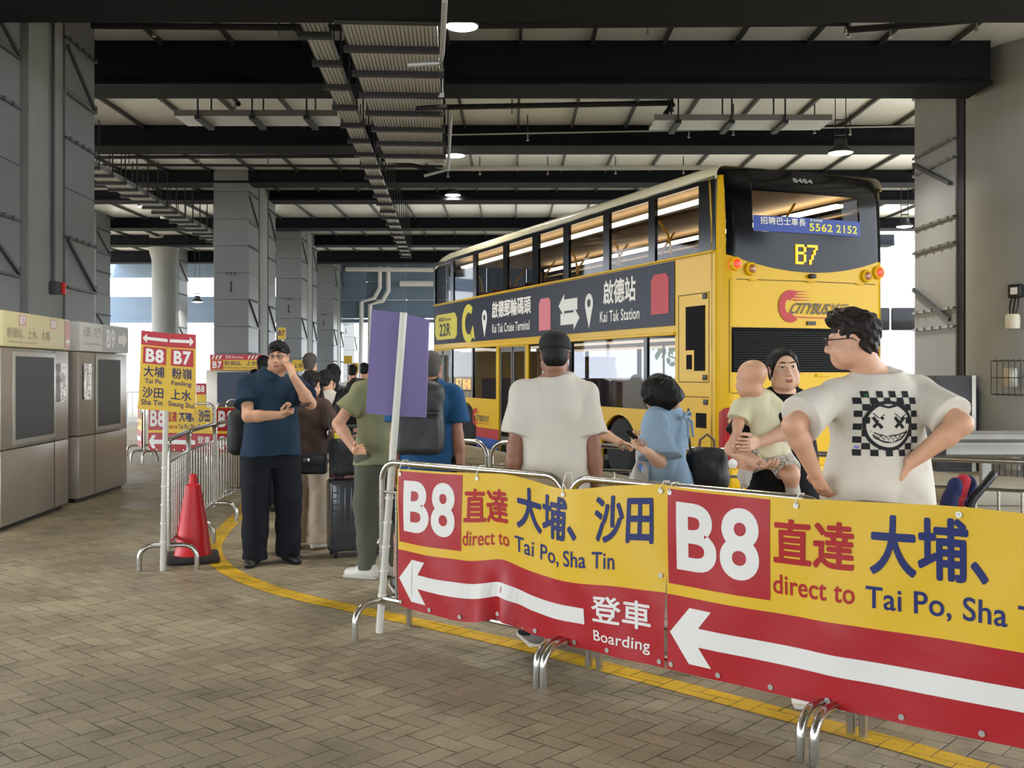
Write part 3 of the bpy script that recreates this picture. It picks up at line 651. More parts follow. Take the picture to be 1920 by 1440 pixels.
BY = mat('banner_yellow', 'd2aa20', .42, spec=.35, bump=.25, bscale=7, coat=.08); BR_ = mat('banner_red', 'a0141b', .4, spec=.35, bump=.25, bscale=7, coat=.1); BW_ = mat('banner_white', 'd6d3cb', .45); BN = mat('banner_navy', '16225c', .5, spec=.3); BRL = mat('banner_red_ink', 'a01616', .5, spec=.3)
EYE = mat('eyelet_metal', 'b5b2ab', .35, .9); TIE = mat('cable_tie', 'd8d4c4', .5)
def banner(label, cat_group, path, s0, s1, ztop, zbot, wave, segs=64, off=.035, ae=.737):
    """printed sheet along a path; u = 0..1 along, v = 0..1 up"""
    cum = [0]
    for a, b in zip(path, path[1:]): cum.append(cum[-1] + (b - a).length)
    def base(s):
        k = 0
        while k < len(path) - 2 and s > cum[k + 1]: k += 1
        d = (path[k + 1] - path[k]).normalized(); n = Vector((d.y, -d.x, 0))
        if n.y > 0: n = -n
        return path[k] + d * (s - cum[k]), n
    def fn(u, v, o=0):
        s = s0 + u * (s1 - s0); p, n = base(s); zt, zb_ = ztop(u), zbot(u); z = zb_ + (zt - zb_) * v
        return p + n * (off + wave(u, v) + o) + Vector((0, 0, z))
    t = thing('banner', label, 'banner', group=cat_group)
    origin = base((s0 + s1) / 2)[0]; t.location = origin
    f0 = lambda u, v: fn(u, v) - origin; f1 = lambda u, v: fn(u, v, .0022) - origin; f2 = lambda u, v: fn(u, v, .0036) - origin
    mb = MB().m(BY); mb.grid(segs, 14, lambda i, j: f0(i, .41 + .59 * j)); mb.m(BR_); mb.grid(segs, 10, lambda i, j: f0(i, .41 * j)); mb.build('sheet', None, t, sharp=False)
    mb = MB(); sl = 1 / segs
    mb.m(BR_); mb.grid(18, 12, lambda i, j: f1(.006 + i * .262, .47 + j * .515))
    letters(mb, 'B8', (.03, .55, .243, .925), f2, BW_, .03, sl); letters(mb, '直達', (.275, .665, .455, .895), f1, BRL, .03, sl)
    letters(mb, '大埔、沙田', (.478, .665, .968, .945), f1, BN, .03, sl); letters(mb, 'direct to', (.275, .51, .455, .61), f1, BRL, .012, sl); letters(mb, 'Tai Po, Sha Tin', (.478, .49, .84, .61), f1, BN, .012, sl)
    mb.m(BW_)
    # arrow: head and shaft laid out in strips that follow the sheet
    V = lambda u, v: mb.bm.verts.new(f1(u, v))
    def strip(cols):
        prev = None
        for u, a, b in cols:
            cur = (V(u, a), V(u, b))
            if prev: f = mb.bm.faces.new((prev[0], cur[0], cur[1], prev[1])); f.material_index = mb.mi
            prev = cur
    n = 6
    strip([(.008 + .055 * k / n, .205 - .15 * k / n, .205 + .15 * k / n) for k in range(n + 1)])
    for sg in (1, -1):
        q = [(.063, .205 + sg * .15), (.122, .205 + sg * .15), (.088, .205 + sg * .05), (.063, .205 + sg * .05)]
        f = mb.bm.faces.new([V(*p) for p in q]); f.material_index = mb.mi
    strip([(.063 + (ae - .063) * k / 40, .155, .255) for k in range(41)])
    letters(mb, '登車', (ae + .028, .185, .96, .345), f1, BW_, .02, sl); letters(mb, 'Boarding', (ae + .033, .05, .955, .135), f1, BW_, .01, sl)
    mb.build('banner_lettering', None, t, sharp=False)
    ring = None
    for v, us in ((.03, (.012, .14, .27, .4, .55, .7, .82, .985)), (.965, (.012, .33, .66, .985)), (.5, (.985,))):
        for u in us:
            if ring is None: ring = o = MB().lathe([(.006, 0), (.012, 0), (.012, .003), (.006, .003)], 14, axis='Y').build('eyelet', EYE, t)
            else: o = ring.copy(); COL.objects.link(o)
            p = f2(u, v); _, nn = base(s0 + u * (s1 - s0)); o.location = p + nn * .002; o.rotation_euler = (0, 0, math.atan2(nn.y, nn.x) + math.pi / 2)
    if off < .05:
        for u in (.012, .33, .66, .985):
            p = f0(u, .965); _, nn = base(s0 + u * (s1 - s0)); zt = .985 - p.z
            loop = [p + nn * .004, p + Vector((0, 0, zt * .5)) + nn * .008, p + Vector((0, 0, zt + .022)) - nn * .02, p + Vector((0, 0, zt + .02)) - nn * .06, p + Vector((0, 0, zt * .5)) - nn * .07, p - nn * .01]
            MB().tube(loop, .003, 6).build('cable_tie', TIE, t)
    return t
def prof(pts):
    xs, ys = [p[0] for p in pts], [p[1] for p in pts]
    def f(u):
        return float(np.interp(u, xs, ys))
    return f
def smooth(f, w=.04): return lambda u: sum(f(min(1, max(0, u + w * (k - 3) / 3))) for k in range(7)) / 7
t1 = smooth(prof([(0, .958), (.22, .961), (.45, .979), (.55, .958), (.63, .927), (.7, .932), (.83, .968), (1, .998)]))
b1 = smooth(prof([(0, .194), (.13, .179), (.3, .176), (.38, .21), (.42, .232), (.48, .2), (.53, .182), (.65, .167), (.8, .173), (1, .173)]), .02)
def w1(u, v):
    return .012 * math.sin(u * 9 + v * 2.2) + .02 * math.exp(-((u - .62) / .1) ** 2) * v * math.sin(10 * (u - .5) - 2 * v) + .05 * math.exp(-((u - .4) / .09) ** 2) * max(0, .35 - v) * 2 * math.sin(u * 60) + .006 * math.sin(u * 31 + v * 9) * (1 - .5 * v)
banner('printed banner with B8 in full, purple placard standing at its left end', 'large banners on the front barriers', FRONT, .2, 1.972, t1, b1, w1, 96)
t2 = smooth(prof([(0, .995), (.13, .987), (.29, .987), (.47, .998), (.65, 1.015), (1, 1.0)])); b2 = smooth(prof([(0, .173), (.33, .18), (.55, .176), (1, .2)]))
banner('printed banner running out of the right edge of the photo', 'large banners on the front barriers', FRONT, 1.985, 3.93, t2, b2, lambda u, v: .008 * math.sin(u * 7 + v * 1.5) + .004 * math.sin(u * 23 - v * 6) + .012 * math.exp(-((u - .45 + .15 * v) / .05) ** 2), 80, ae=.775)
bp = [Vector(p) for p in BACK]
for k, lb in ((0, 'smaller yellow and red banner under the two-panel route sign'), (1, 'yellow and red banner half hidden by the man in dark polo')):
    banner(lb, 'banners at the back', [bp[k], bp[k + 1]], .03, (bp[k + 1] - bp[k]).length - .03, lambda u: .93, lambda u: .2, lambda u, v: .012 * math.sin(u * 11 + v * 3), 40)
banner('yellow and red banner seen edge-on beside the second kiosk', 'banners at the back', [Vector((-6.7, 18.7, 0)), Vector((-6.15, 17.4, 0))], .03, 1.35, lambda u: .93, lambda u: .2, lambda u, v: .01 * math.sin(u * 9), 30)

# ------------------------------------------------------------------ placards, cone
PURP = mat('purple_corrugated_sheet', '6f6392', .6, bump=.05, bscale=80); POLEW = mat('white_pvc_pole', 'c9c5b8', .45)
def pole_sign(name, label, cat, foot, top, bw, bh, zb_, build):
    t = thing(name, label, cat, foot); v = Vector(top) - Vector(foot)
    MB().tube([(0, 0, 0), v], .021, 14).build('pole', POLEW, t)
    for k in range(5):
        z = .22 + k * .14; q = v * (z / v.z); MB().lathe([(.0215, -.006), (.026, -.006), (.026, .006), (.0215, .006)], 14, q).build('cable_tie', TIE, t)
    build(t, v); return t
f0 = G(711, 1186); tp = P(757, 586, 5.93)
def purple(t, v):
    c = [P(x, y, 5.99 + dy) - Vector(f0) for x, y, dy in ((697, 580, 0), (747, 586, -.01), (804, 599, .03), (686, 775, 0), (740, 780, -.01), (798, 783, .03))]
    mb = MB().m(PURP)
    for a, b, d, e_ in ((0, 1, 4, 3), (1, 2, 5, 4)):
        q = [c[i] for i in (a, b, d, e_)]; bk = [p + Vector((.004, .012, 0)) for p in q]; V = [mb.bm.verts.new(p) for p in q + bk]
        for f in ((0, 1, 2, 3), (4, 5, 6, 7), (0, 1, 5, 4), (1, 2, 6, 5), (2, 3, 7, 6), (3, 0, 4, 7)): mb.bm.faces.new([V[i] for i in f])
    mb.build('sheet', None, t)
pole_sign('placard', 'blank purple placard on a leaning white pole at the end of the barriers', 'sign', f0, tp, 0, 0, 0, purple)
SY = mat('sign_yellow', 'd9b12a', .45); SR = mat('sign_red', 'b5202c', .45)
f1_ = G(305, 1070); 
def twosign(t, v):
    for k, (code, a, b, c_, d_, arrow, bx_) in enumerate((('B8', '大埔', 'Tai Po', '沙田', 'Sha Tin', -1, [(265, 619), (317, 625), (313, 770), (259, 767)]), ('B7', '粉嶺', 'Fanling', '上水', 'Sheung Shui', 1, [(317, 625), (367, 627), (366, 776), (313, 770)]))):
        q = [P(x, y, 7.8) - Vector(f1_) for x, y in bx_]
        fm = lambda u, v_, o=0: (q[3] * (1 - u) + q[2] * u) * (1 - v_) + (q[0] * (1 - u) + q[1] * u) * v_ + Vector((0, -o, 0))
        mb = MB().m(SY); mb.grid(1, 1, lambda i, j: fm(i, j)); mb.grid(1, 1, lambda i, j: fm(i, j, -.012)); pb = mb.build('panel', None, t)
        mb = MB(); m1 = lambda u, v_: fm(u, v_, .002); m2 = lambda u, v_: fm(u, v_, .0035)
        quadprint(mb, rect(0, .82, 1, 1), m1, SR); quadprint(mb, rect(.1, .585, .92, .8), m1, SR)
        ar = [(.06, .905), (.22, .965), (.22, .925), (.96, .925), (.96, .885), (.22, .885), (.22, .845)]
        for pl in (ar[:3] + ar[5:], ar[2:6]): quadprint(mb, [(u if arrow < 0 else 1 - u, v_) for u, v_ in pl], m2, WHITE)
        letters(mb, code, (.2, .605, .84, .78), m2, WHITE, .04); letters(mb, a, (.14, .42, .88, .56), m1, BN, .015); letters(mb, b, (.2, .335, .8, .395) if b != 'Fanling' else (.14, .32, .86, .395), m1, BN, .015)
        letters(mb, c_, (.12, .15, .86, .29), m1, BN, .015); letters(mb, d_, (.1, .06, .84, .13) if d_ == 'Sha Tin' else (.04, .045, .96, .13), m1, BN, .015)
        mb.build('panel_lettering', None, pb)
pole_sign('route_sign', 'yellow two-panel route sign reading B8 and B7 on a white pole', 'sign', f1_, P(314, 626, 7.84), 0, 0, 0, twosign)
CONE = mat('red_cone_plastic', 'c8161c', .42, bump=.03, bscale=20); CONEB = mat('cone_rubber', '26201f', .7)
t = thing('traffic_cone', 'red traffic cone with dark rubber base at the end of the left barriers', 'cone', G(362, 1051), .3)
MB().lathe([(.15, .05), (.14, .065), (.112, .28), (.072, .52), (.06, .6), (.034, .615), (.03, .68), (.026, .69), (.02, .69)], 28).build('cone_body', CONE, t)
MB().box((0, 0, .028), (.4, .4, .05), bev=.02).build('base', CONEB, t)

# ------------------------------------------------------------------ kiosks
KM = mat('kiosk_metal', 'a39a8e', .38, .55, bump=.03, bscale=50, var=.04, vscale=2); KSC = mat('kiosk_dark_screen', '3c3d3c', .6); KFR = mat('kiosk_light_frame', 'b9b6ae', .35, .5)
TOPY = mat('faded_cream_sheet', 'c9bd92', .55); TOPG = mat('faded_grey_sheet', 'c3c1ba', .5); FAINT = mat('faded_ink', '9d957c', .6); FAINTR = mat('faded_red_ink', 'c79a96', .6); FW = mat('faded_white', 'dedcd6', .6); FG = mat('faded_grey_block', 'a9a9a4', .6); FILM = mat('crumpled_clear_film', 'cfcac4', .18, .2, bump=.9, bscale=25)
def kiosk(label, a, b, px, split, header, film):
    a, b = Vector(a), Vector(b); d = b - a; L = d.length; t = thing('ticket_kiosk', label, 'kiosk', (a.x, a.y, 0), math.atan2(d.y, d.x), 'kiosks by the left column')
    D = .62
    MB().b2((0, 0, .05), (L, D, .76), bev=.012).build('lower_cabinet', KM, t); MB().b2((.04, .06, 0), (L - .04, D - .04, .06)).build('plinth', BLACK, t)
    MB().b2((0, 0, .768), (L, D, 1.735), bev=.012).build('upper_cabinet', KM, t)
    m1 = lambda u, v: (u, -.004, v)
    mb = MB().m(KFR); x0, x1 = px; mb.b2((x0 - .06, -.012, .8), (x1 + .06, 0, 1.7), bev=.005); mb.build('screen_frame', None, t)
    MB().b2((x0, -.018, .85), (x1, -.01, 1.655)).build('screen', KSC, t)
    g = MB().m(DARK); g.b2((split - .004, -.003, .06), (split + .004, 0, 1.73)); g.build('panel_groove', None, t)
    hm = TOPY if header == 1 else TOPG
    hd = MB().m(hm); hd.b2((-.01, -.02, 1.742), (L + .01, D, 2.085), bev=.02); hd = hd.build('header_box', None, t)
    h1 = lambda u, v: (u * L, -.0225, 1.745 + v * .335); h2 = lambda u, v: (u * L, -.0245, 1.745 + v * .335)
    def pr(name, *fs):
        b_ = MB()
        for f in fs: f(b_)
        b_.build(name, None, hd)
    if header == 1:
        for x, c in ((.2, 'B7'), (.66, 'B8')): pr('code_plaque', lambda b_: quadprint(b_, rect(x, .62, x + .1, .93), h1, FAINTR), lambda b_: letters(b_, c, (x + .015, .67, x + .085, .89), h2, FW, .03))
        pr('header_lettering', lambda b_: letters(b_, '粉嶺站、上水、大埔', (.04, .25, .66, .55), h1, FAINT, .01)); pr('header_lettering', lambda b_: letters(b_, 'Fanling Station, Sheung Shui', (.05, .1, .45, .18), h1, FAINT, 0))
        pr('arrow_plaque', lambda b_: quadprint(b_, rect(.9, .06, .99, .94), h1, FAINTR), lambda b_: quadprint(b_, [(.95, .14), (.985, .27), (.95, .4)], h2, FW), lambda b_: quadprint(b_, rect(.91, .22, .95, .32), h2, FW))
    else:
        pr('code_plaque', lambda b_: quadprint(b_, rect(.42, .05, .985, .95), h1, FG), lambda b_: letters(b_, 'B9', (.5, .15, .68, .85), h2, FW, .03), lambda b_: quadprint(b_, [(.87, .2), (.96, .5), (.87, .8)], h2, FW), lambda b_: quadprint(b_, rect(.76, .35, .87, .65), h2, FW))
        pr('header_lettering', lambda b_: letters(b_, '元朗、屯門', (.04, .5, .38, .85), h1, FAINT, .0)); pr('header_lettering', lambda b_: letters(b_, 'Yuen Long, Tuen Mun', (.04, .2, .38, .32), h1, FAINT, 0))
    mb = MB().m(FILM); fx0, fx1 = film; mb.grid(8, 14, lambda i, j: (fx0 + i * (fx1 - fx0), -.012 - .012 * RNG.random(), 1.18 + j * .42)); mb.build('plastic_pouch', None, t)
    return t
kiosk('silver ticket kiosk with cream header cut by the left edge of the photo', (-4.76, 9.69, 0), (-4.925, 11.55, 0), (.32, 1.36), 1.42, 1, (1.55, 1.72))
kiosk('silver ticket kiosk with grey B9 header, beyond the cream-headed kiosk', (-4.955, 11.9, 0), (-5.02, 13.56, 0), (.58, 1.36), .5, 2, (.1, .36))
# far kiosk, facing the queue
KX0, KX1, KY = P(386, 700, 23.5).x, P(492, 700, 23.5).x, 23.5
t = thing('ticket_kiosk', 'far grey ticket kiosk with B7 header behind the man in dark polo', 'kiosk', (KX0, KY, 0)); KL = KX1 - KX0
MB().b2((0, 0, 0), (KL, .7, 1.55), bev=.02).build('cabinet', KM, t); MB().b2((.26, -.02, .5), (1.0, 0, 1.5)).build('screen', mat('far_screen', '2c3a4c', .5), t)
hd = MB().m(SY); hd.b2((.1, -.03, 1.55), (KL, .7, 1.78)); hd.m(SR).b2((.1, -.032, 1.78), (KL, .7, 1.9)); hd = hd.build('header_box', None, t)
mb = MB(); q = lambda u, v: (u, -.036, v); q2 = lambda u, v: (u, -.04, v)
quadprint(mb, rect(.12, 1.565, .4, 1.77), q, SR); letters(mb, 'B7', (.16, 1.59, .37, 1.745), q2, WHITE, .03); letters(mb, '粉嶺站、上水', (.43, 1.65, 1.15, 1.76), q, BN, .0); letters(mb, 'Fanling Station, Sheung Shui', (.43, 1.58, 1.15, 1.62), q, BN, 0); letters(mb, '登車 Boarding', (.45, 1.8, .85, 1.88), q, WHITE, 0)
for k in range(3):
    for x in (.14, .95): quadprint(mb, [(x + k * .08, 1.8), (x + k * .08 + .03, 1.8), (x + k * .08 + .08, 1.89), (x + k * .08 + .03, 1.87)], q, WHITE)
mb.build('header_lettering', None, hd)
mb = MB().m(SY); mb.b2((-.22, .0, .4), (-.0, .03, 1.25)); mb.m(SR).b2((-.22, -.004, 1.0), (0, 0, 1.25)); pb = mb.build('route_board', None, t)
mb = MB(); letters(mb, 'B8', (-.2, 1.05, -.03, 1.2), lambda u, v: (u, -.008, v), WHITE, .03); mb.build('board_lettering', None, pb)
# more distant yellow signs behind the heads
def far_sign(label, x0, y0, x1, y1, Y, text=None):
    a, b = P(x0, y1, Y), P(x1, y0, Y); t = thing('route_sign', label, 'sign', (a.x, Y, 0), 0, 'distant yellow signs')
    MB().m(SY).b2((0, 0, a.z), (b.x - a.x, .04, b.z)).build('panel', None, t); MB().b2(((b.x - a.x) * .4, .04, 0), ((b.x - a.x) * .6, .1, b.z)).build('post', GALV, t)
    if text: mb = MB(); letters(mb, text, ((b.x - a.x) * .1, a.z + (b.z - a.z) * .3, (b.x - a.x) * .9, a.z + (b.z - a.z) * .75), lambda u, v: (u, -.004, v), BN, .01); mb.build('panel_lettering', None, t)
far_sign('small yellow sign above the head of the man in dark polo', 521, 614, 535, 636, 22, 'B7')
far_sign('yellow sign reading 上水 behind the raised hand', 548, 675, 570, 696, 22, '上水')
far_sign('upper yellow sign against the far columns left of the purple placard', 645, 667, 660, 682, 30)
far_sign('lower yellow sign against the far columns left of the purple placard', 660, 681, 672, 700, 30)

# ------------------------------------------------------------------ services under the roof
TRAY = mat('tray_mesh_metal', 'cfcfca', .48, .8, bump=1.0, bscale=30, stretch=(12, .05, 1)); PIPE = mat('dark_pipe', '1b1d21', .5, .3); PIPEL = mat('light_pipe', 'b3b4b2', .4, .4)
HANG = mat('hanger_dark', '202226', .6)
def tray(label, x0, y0, x1, y1, z, w, step, group='cable trays under the roof'):
    a, b = Vector((x0, y0, z)), Vector((x1, y1, z)); d = b - a; L = d.length; t = thing('cable_tray', label, 'cable tray', a, math.atan2(d.y, d.x), group)
    mb = MB().m(GALV); mb.b2((0, -w / 2, .006), (L, w / 2, .014)); mb.m(TRAY); n = max(4, int(w / .042))
    for k in range(n): mb.b2((0, -w / 2 + w * (k + .18) / n, 0), (L, -w / 2 + w * (k + .82) / n, .007))
    mb.build('perforated_mesh', None, t)
    for s in (-1, 1): MB().b2((0, s * w / 2 - .01, 0), (L, s * w / 2 + .01, .1)).build('side_rail', GALV, t)
    h0 = None; k = .4
    while k < L:
        if h0 is None:
            q = MB().b2((-.05, -w / 2 - .06, -.06), (.05, w / 2 + .06, -.0)); q.b2((-.012, -w / 2 - .05, 0), (.012, -w / 2 - .03, ZC - z)); q.b2((-.012, w / 2 + .03, 0), (.012, w / 2 + .05, ZC - z)); h0 = o = q.build('hanger', HANG, t)
        else: o = h0.copy(); COL.objects.link(o)
        o.location = (k, 0, 0); k += step
    return t
# along the hall, towards the far end
def along(px, zt, y): return ((px - CX) * 0, 0)
def tline(px0, py0, z, yA, yB):      # the line through one seen point parallel to the column row
    Y = F * (z - H) / (HY - py0); X = (px0 - CX) * Y / F; return X + CDIR * (yA - Y), yA, X + CDIR * (yB - Y), yB
x0, y0, x1, y1 = tline(721, 0, 5.2, 8.5, 18.4); tray('wide perforated cable tray above the middle of the hall', x0, y0, x1, y1, 5.2, 1.0, .98)
x0, y0, x1, y1 = tline(567, 0, 5.25, 9.0, 34); tray('narrow cable tray left of the wide perforated tray', x0, y0, x1, y1, 5.25, .24, 1.05)
x0, y0, x1, y1 = tline(215, 345, 5.45, 14, 36); tray('cable tray beyond the big left column', x0, y0, x1, y1, 5.45, .5, .8)
tray('cable tray crossing the hall left of the wide perforated tray', -5.6, 17.6, -2.9, 17.6, 5.75, .7, .9); tray('cable tray crossing the hall above the rear of the bus', 2.4, 17.9, 5.4, 17.9, 5.75, .7, .9)
def pipe(label, pts, r, m=PIPE, heads=0, drops=(), name='sprinkler_pipe', group='pipes under the roof'):
    t = thing(name, label, 'pipe', pts[0], 0, group); o = Vector(pts[0]); MB().tube([Vector(p) - o for p in pts], r, 8).build('pipe_run', m, t)
    L = [Vector(p) - o for p in pts]
    for k in range(heads):
        f = (k + .5) / heads * (len(L) - 1); i = int(f); p = L[i].lerp(L[i + 1], f - i)
        MB().tube([p, p + Vector((0, 0, ZC - o.z - p.z))], .012, 6).build('hanger_rod', HANG, t); MB().tube([p, p - Vector((0, 0, .1)), p - Vector((0, 0, .14))], [.014, .014, .03], 8).build('sprinkler_head', GALV, t)
    return t
pipe('dark pipe across the first bay left of the wide tray', [P(172, 48, 13.6), P(640, 52, 13.6), P(822, 50, 13.6)], .045, heads=4)
pipe('dark pipe across the first bay right of the wide tray', [P(850, 48, 13.6), P(1580, 43, 13.6), P(1590, 43, 13.6), P(1592, 56, 13.4), P(1750, 44, 13), P(1915, 28, 12.6)], .045, heads=5)
pipe('dark pipe across the second bay by the left column', [P(172, 173, 18.2), P(435, 181, 18.2), P(447, 195, 17.9)], .045, heads=2)
pipe('dark pipe across the second bay right of the wide tray', [P(780, 202, 18.5), P(1260, 193, 18.5), P(1262, 196, 18.45), P(1247, 215, 18.4)], .05, heads=4)
pipe('dark pipe with sprinklers across the third bay', [P(176, 295, 22.5), P(830, 292, 22.5)], .04, heads=5); pipe('second dark pipe across the third bay', [P(176, 309, 22.9), P(830, 312, 22.9)], .03, heads=0)
pipe('pale pipe across the hall above the bus roof', [P(836, 316, 23.4), P(1345, 314, 23.4)], .055, PIPEL, heads=4)
pipe('dark pipe over the rear of the bus', [P(1240, 239, 18.8), P(1510, 239, 18.8), P(1545, 232, 18.6)], .06, heads=2); pipe('thin pale pipe below the third beam', [P(838, 253, 19.6), P(1745, 236, 19.6)], .014, PIPEL, heads=3)
pipe('pale standpipe at the right edge of the wide tray', [P(834, 0, 10.0), P(829, 100, 11.7), P(826, 118, 11.9), P(765, 122, 11.95)], .03, PIPEL, heads=1)
pipe('pale standpipe at the far end of the wide tray', [P(846, 215, 18.7), P(840, 318, 18.8), P(795, 330, 18.8)], .03, PIPEL, heads=1); pipe('short bent pipe under the wide tray', [P(838, 200, 14.2), P(782, 203, 14.2), P(782, 208, 14.2)], .035)
pipe('dark pipe slanting below the far end of the wide tray', [P(714, 298, 18.75), P(830, 322, 18.9)], .04)
for k, (a, b_) in enumerate(((P(728, 500, 45.76), P(728, 545, 45.76)), (P(712, 500, 45.76), P(712, 540, 45.76)))):
    pipe('white drainpipe bending down the far wall' if k == 0 else 'second white drainpipe beside the bending one on the far wall', [a, b_, b_ + Vector((-.25, 0, -.45)), b_ + Vector((-.8, 0, -.62)), b_ + Vector((-.85, 0, -5.08))], .1, WHITE, name='drainpipe', group='drainpipes on the far wall')
pipe('white pipe running level along the far wall', [P(648, 505, 45.6), P(815, 506, 45.6)], .1, WHITE, name='drainpipe', group='drainpipes on the far wall')
for x, y in ((1385, 4), (1440, 0)): pass
pipe('white pipe level with the bus roof on the far wall', [P(750, 532, 45.86), P(812, 532, 45.86)], .13, WHITE, name='drainpipe', group='drainpipes on the far wall')
LENS = mat('lamp_lens_glow', 'fff6e6', .4, emit=28); HOUS = mat('lamp_housing', '3a3b3e', .5, .4)
def lamp(label, px, py, Y, cage=True, pos=None, power=LAMP_W, group='pendant lamps'):
    p = Vector(pos) if pos else P(px, py, Y); t = thing('pendant_lamp', label, 'lamp', p, 0, group)
    MB().lathe([(.205, .0), (.215, .02), (.2, .05), (.11, .11), (.1, .22), (.04, .24)], 28).build('housing', HOUS, t)
    MB().lathe([(.01, -.03), (.1, -.026), (.18, -.008), (.2, .0), (.19, .015), (.01, .015)], 28).build('lamp_lens', LENS, t)
    q = MB().tube([(-.09, 0, .2), (-.09, 0, ZC - p.z)], .008, 6); q.tube([(.09, 0, .2), (.09, 0, ZC - p.z)], .008, 6); q.b2((-.1, -.02, .3), (.1, .02, .33)); q.b2((-.1, -.02, .55), (.1, .02, .57)); q.build('suspension', HANG, t)
    a = bpy.data.lights.new('lamp_light', 'AREA'); a.shape = 'DISK'; a.size = .34; a.energy = power; a.color = (1, .93, .80); a.spread = math.radians(150)
    o = bpy.data.objects.new('lamp_light', a); COL.objects.link(o); o.parent = t; o.location = (0, 0, -.045); return t
lamp('bright pendant lamp at the top of the photo beside the wide tray', 866, 50, 13); lamp('bright pendant lamp at the far end of the wide tray', 853, 292, 21.2); lamp('pendant lamp above the front of the bus, nearer of two', 849, 366, 27.6)
lamp('pendant lamp above the front of the bus, farther of two', 846, 452, 37); lamp('pendant lamp between the big left column and the FAD columns', 274, 388, 26); lamp('pendant lamp above the rear window of the bus', 1576, 287, 17.7)
lamp('distant pendant lamp right of the bus', 1696, 425, 27); lamp('distant pendant lamp hanging before the far opening at left', 370, 566, 40)
for k, (x, y) in enumerate(((-3.5, 7.5), (6.4, 7.5), (.6, 8.6))):  # unseen lamps, added overhead to light the queue
    lamp('added pendant lamp overhead, out of view', 0, 0, 0, pos=(x, y, 5.2), power=LAMP_W * .8, group='added pendant lamps overhead')

# ------------------------------------------------------------------ right side: guard rail, fittings on the round column, other bus
t = thing('guard_rail', 'grey corrugated steel guard rail in front of the round column', 'guard rail', (5.7, 13.7, 0)); WG = mat('weathered_galvanised', '8b8881', .55, .6, bump=.2, bscale=8, var=.1)
w_ = [(0, .38), (-.05, .42), (-.05, .48), (0, .54), (0, .57), (-.05, .62), (-.05, .68), (0, .73)]
mb = MB().m(WG); mb.grid(1, len(w_) - 1, lambda i, j: (i * 7.5, w_[round(j * 7)][0], w_[round(j * 7)][1]), smooth=False); mb.grid(1, len(w_) - 1, lambda i, j: (i * 7.5, w_[round(j * 7)][0] + .006, w_[round(j * 7)][1]), smooth=False); mb.build('rail', None, t)
for k in range(5): MB().b2((.5 + k * 1.7, .01, 0), (.62 + k * 1.7, .1, .72)).build('post', WG, t)
def on_col(px, py):
    """a point of the round column's surface seen at a pixel"""
    dx = (px - CX) / F; a = dx * dx + 1; b = -2 * (8.55 * dx + 16.0); c = 8.55 ** 2 + 16 ** 2 - 1.45 ** 2; Y = (-b - math.sqrt(max(0, b * b - 4 * a * c))) / (2 * a); return P(px, py, Y)
p = on_col(1908, 600); n = (Vector((p.x - 8.55, p.y - 16, 0))).normalized(); rz = math.atan2(n.y, n.x) + math.pi / 2
t = thing('wall_beacon', 'cream cylinder fitting hanging from cables on the round column', 'wall fitting', p + n * .0, rz)
MB().lathe([(.03, -.12), (.09, -.13), (.1, -.1), (.1, .05), (.085, .08), (.03, .085)], 20, (0, -.13, 0)).build('cylinder_body', mat('cream_plastic', 'cfc8b2', .5), t)
MB().box((0, -.05, .42), (.2, .1, .2), bev=.02).build('terminal_box', BLACK, t); MB().box((0, -.104, .42), (.1, .01, .1)).build('dial', WHITE, t); MB().b2((-.03, -.09, -.02), (.03, 0, .03)).build('arm', GALV, t)
for x in (-.05, 0, .05): MB().tube([(x, -.06, .34), (x * 1.3, -.1, .2), (x * .8, -.13, .07)], .012, 8).build('cable', BLACK, t)
for k, (px, py, lb) in enumerate(((1908, 708, 'wire cage fitting on the round column above the guard rail'), (1912, 862, 'wire cage fitting on the round column below the guard rail'))):
    p = on_col(px, py); n = (Vector((p.x - 8.55, p.y - 16, 0))).normalized(); t = thing('caged_fitting', lb, 'wall fitting', p + n * .16, math.atan2(n.y, n.x) + math.pi / 2, 'wire cages on the round column')
    MB().box((0, -.05, 0), (.2, .1, .28), bev=.02).build('fitting_body', KFR, t); mb = MB()
    for i in range(6): x = -.22 + i * .088; mb.tube([(x, .05, -.26), (x, -.16, -.24), (x, -.16, .24), (x, .0, .26)], .006, 6)
    for z in (-.24, 0, .24): mb.tube([(-.22, .05, z), (-.22, -.16, z), (.22, -.16, z), (.22, .0, z)], .006, 6)
    mb.build('wire_cage', DARK, t)
t = thing('equipment_cabinet', 'tall dark grey cabinet standing before the clad duct on the right', 'cabinet', (6.42, 15.75, 0)); MB().b2((0, 0, 0), (.62, .5, 1.45), bev=.015).build('cabinet_body', mat('cabinet_grey', '4c4e52', .5), t); MB().b2((.03, -.012, .06), (.52, 0, 1.4), bev=.005).build('cabinet_door', mat('cabinet_door_grey', '45474b', .5), t); MB().b2((.54, -.015, .0), (.6, 0, 1.45)).build('corner_trim', KFR, t)
WB = mat('white_bus_paint', 'e8e8e6', .35, coat=.4)
t = thing('white_double_decker', 'white double-decker bus parked out in the daylight beyond the yellow bus', 'bus', (10.6, 39.5, -.2))
MB().b2((0, 0, .3), (11, 2.5, 4.55), bev=.15).build('body', WB, t)
for z0, z1 in ((3.3, 4.15),):
    for k in range(6): MB().b2((.3 + k * 1.75, -.02, z0), (1.98 + k * 1.75, .01, z1), bev=.04).build('window', BLKG, t)
for x in (2.2, 8.4): MB().lathe([(.25, -.02), (.46, -.02), (.5, .03), (.5, .25), (.25, .25)], 28, (x, 0, .5), 'Y').build('wheel', RUBBER, t)
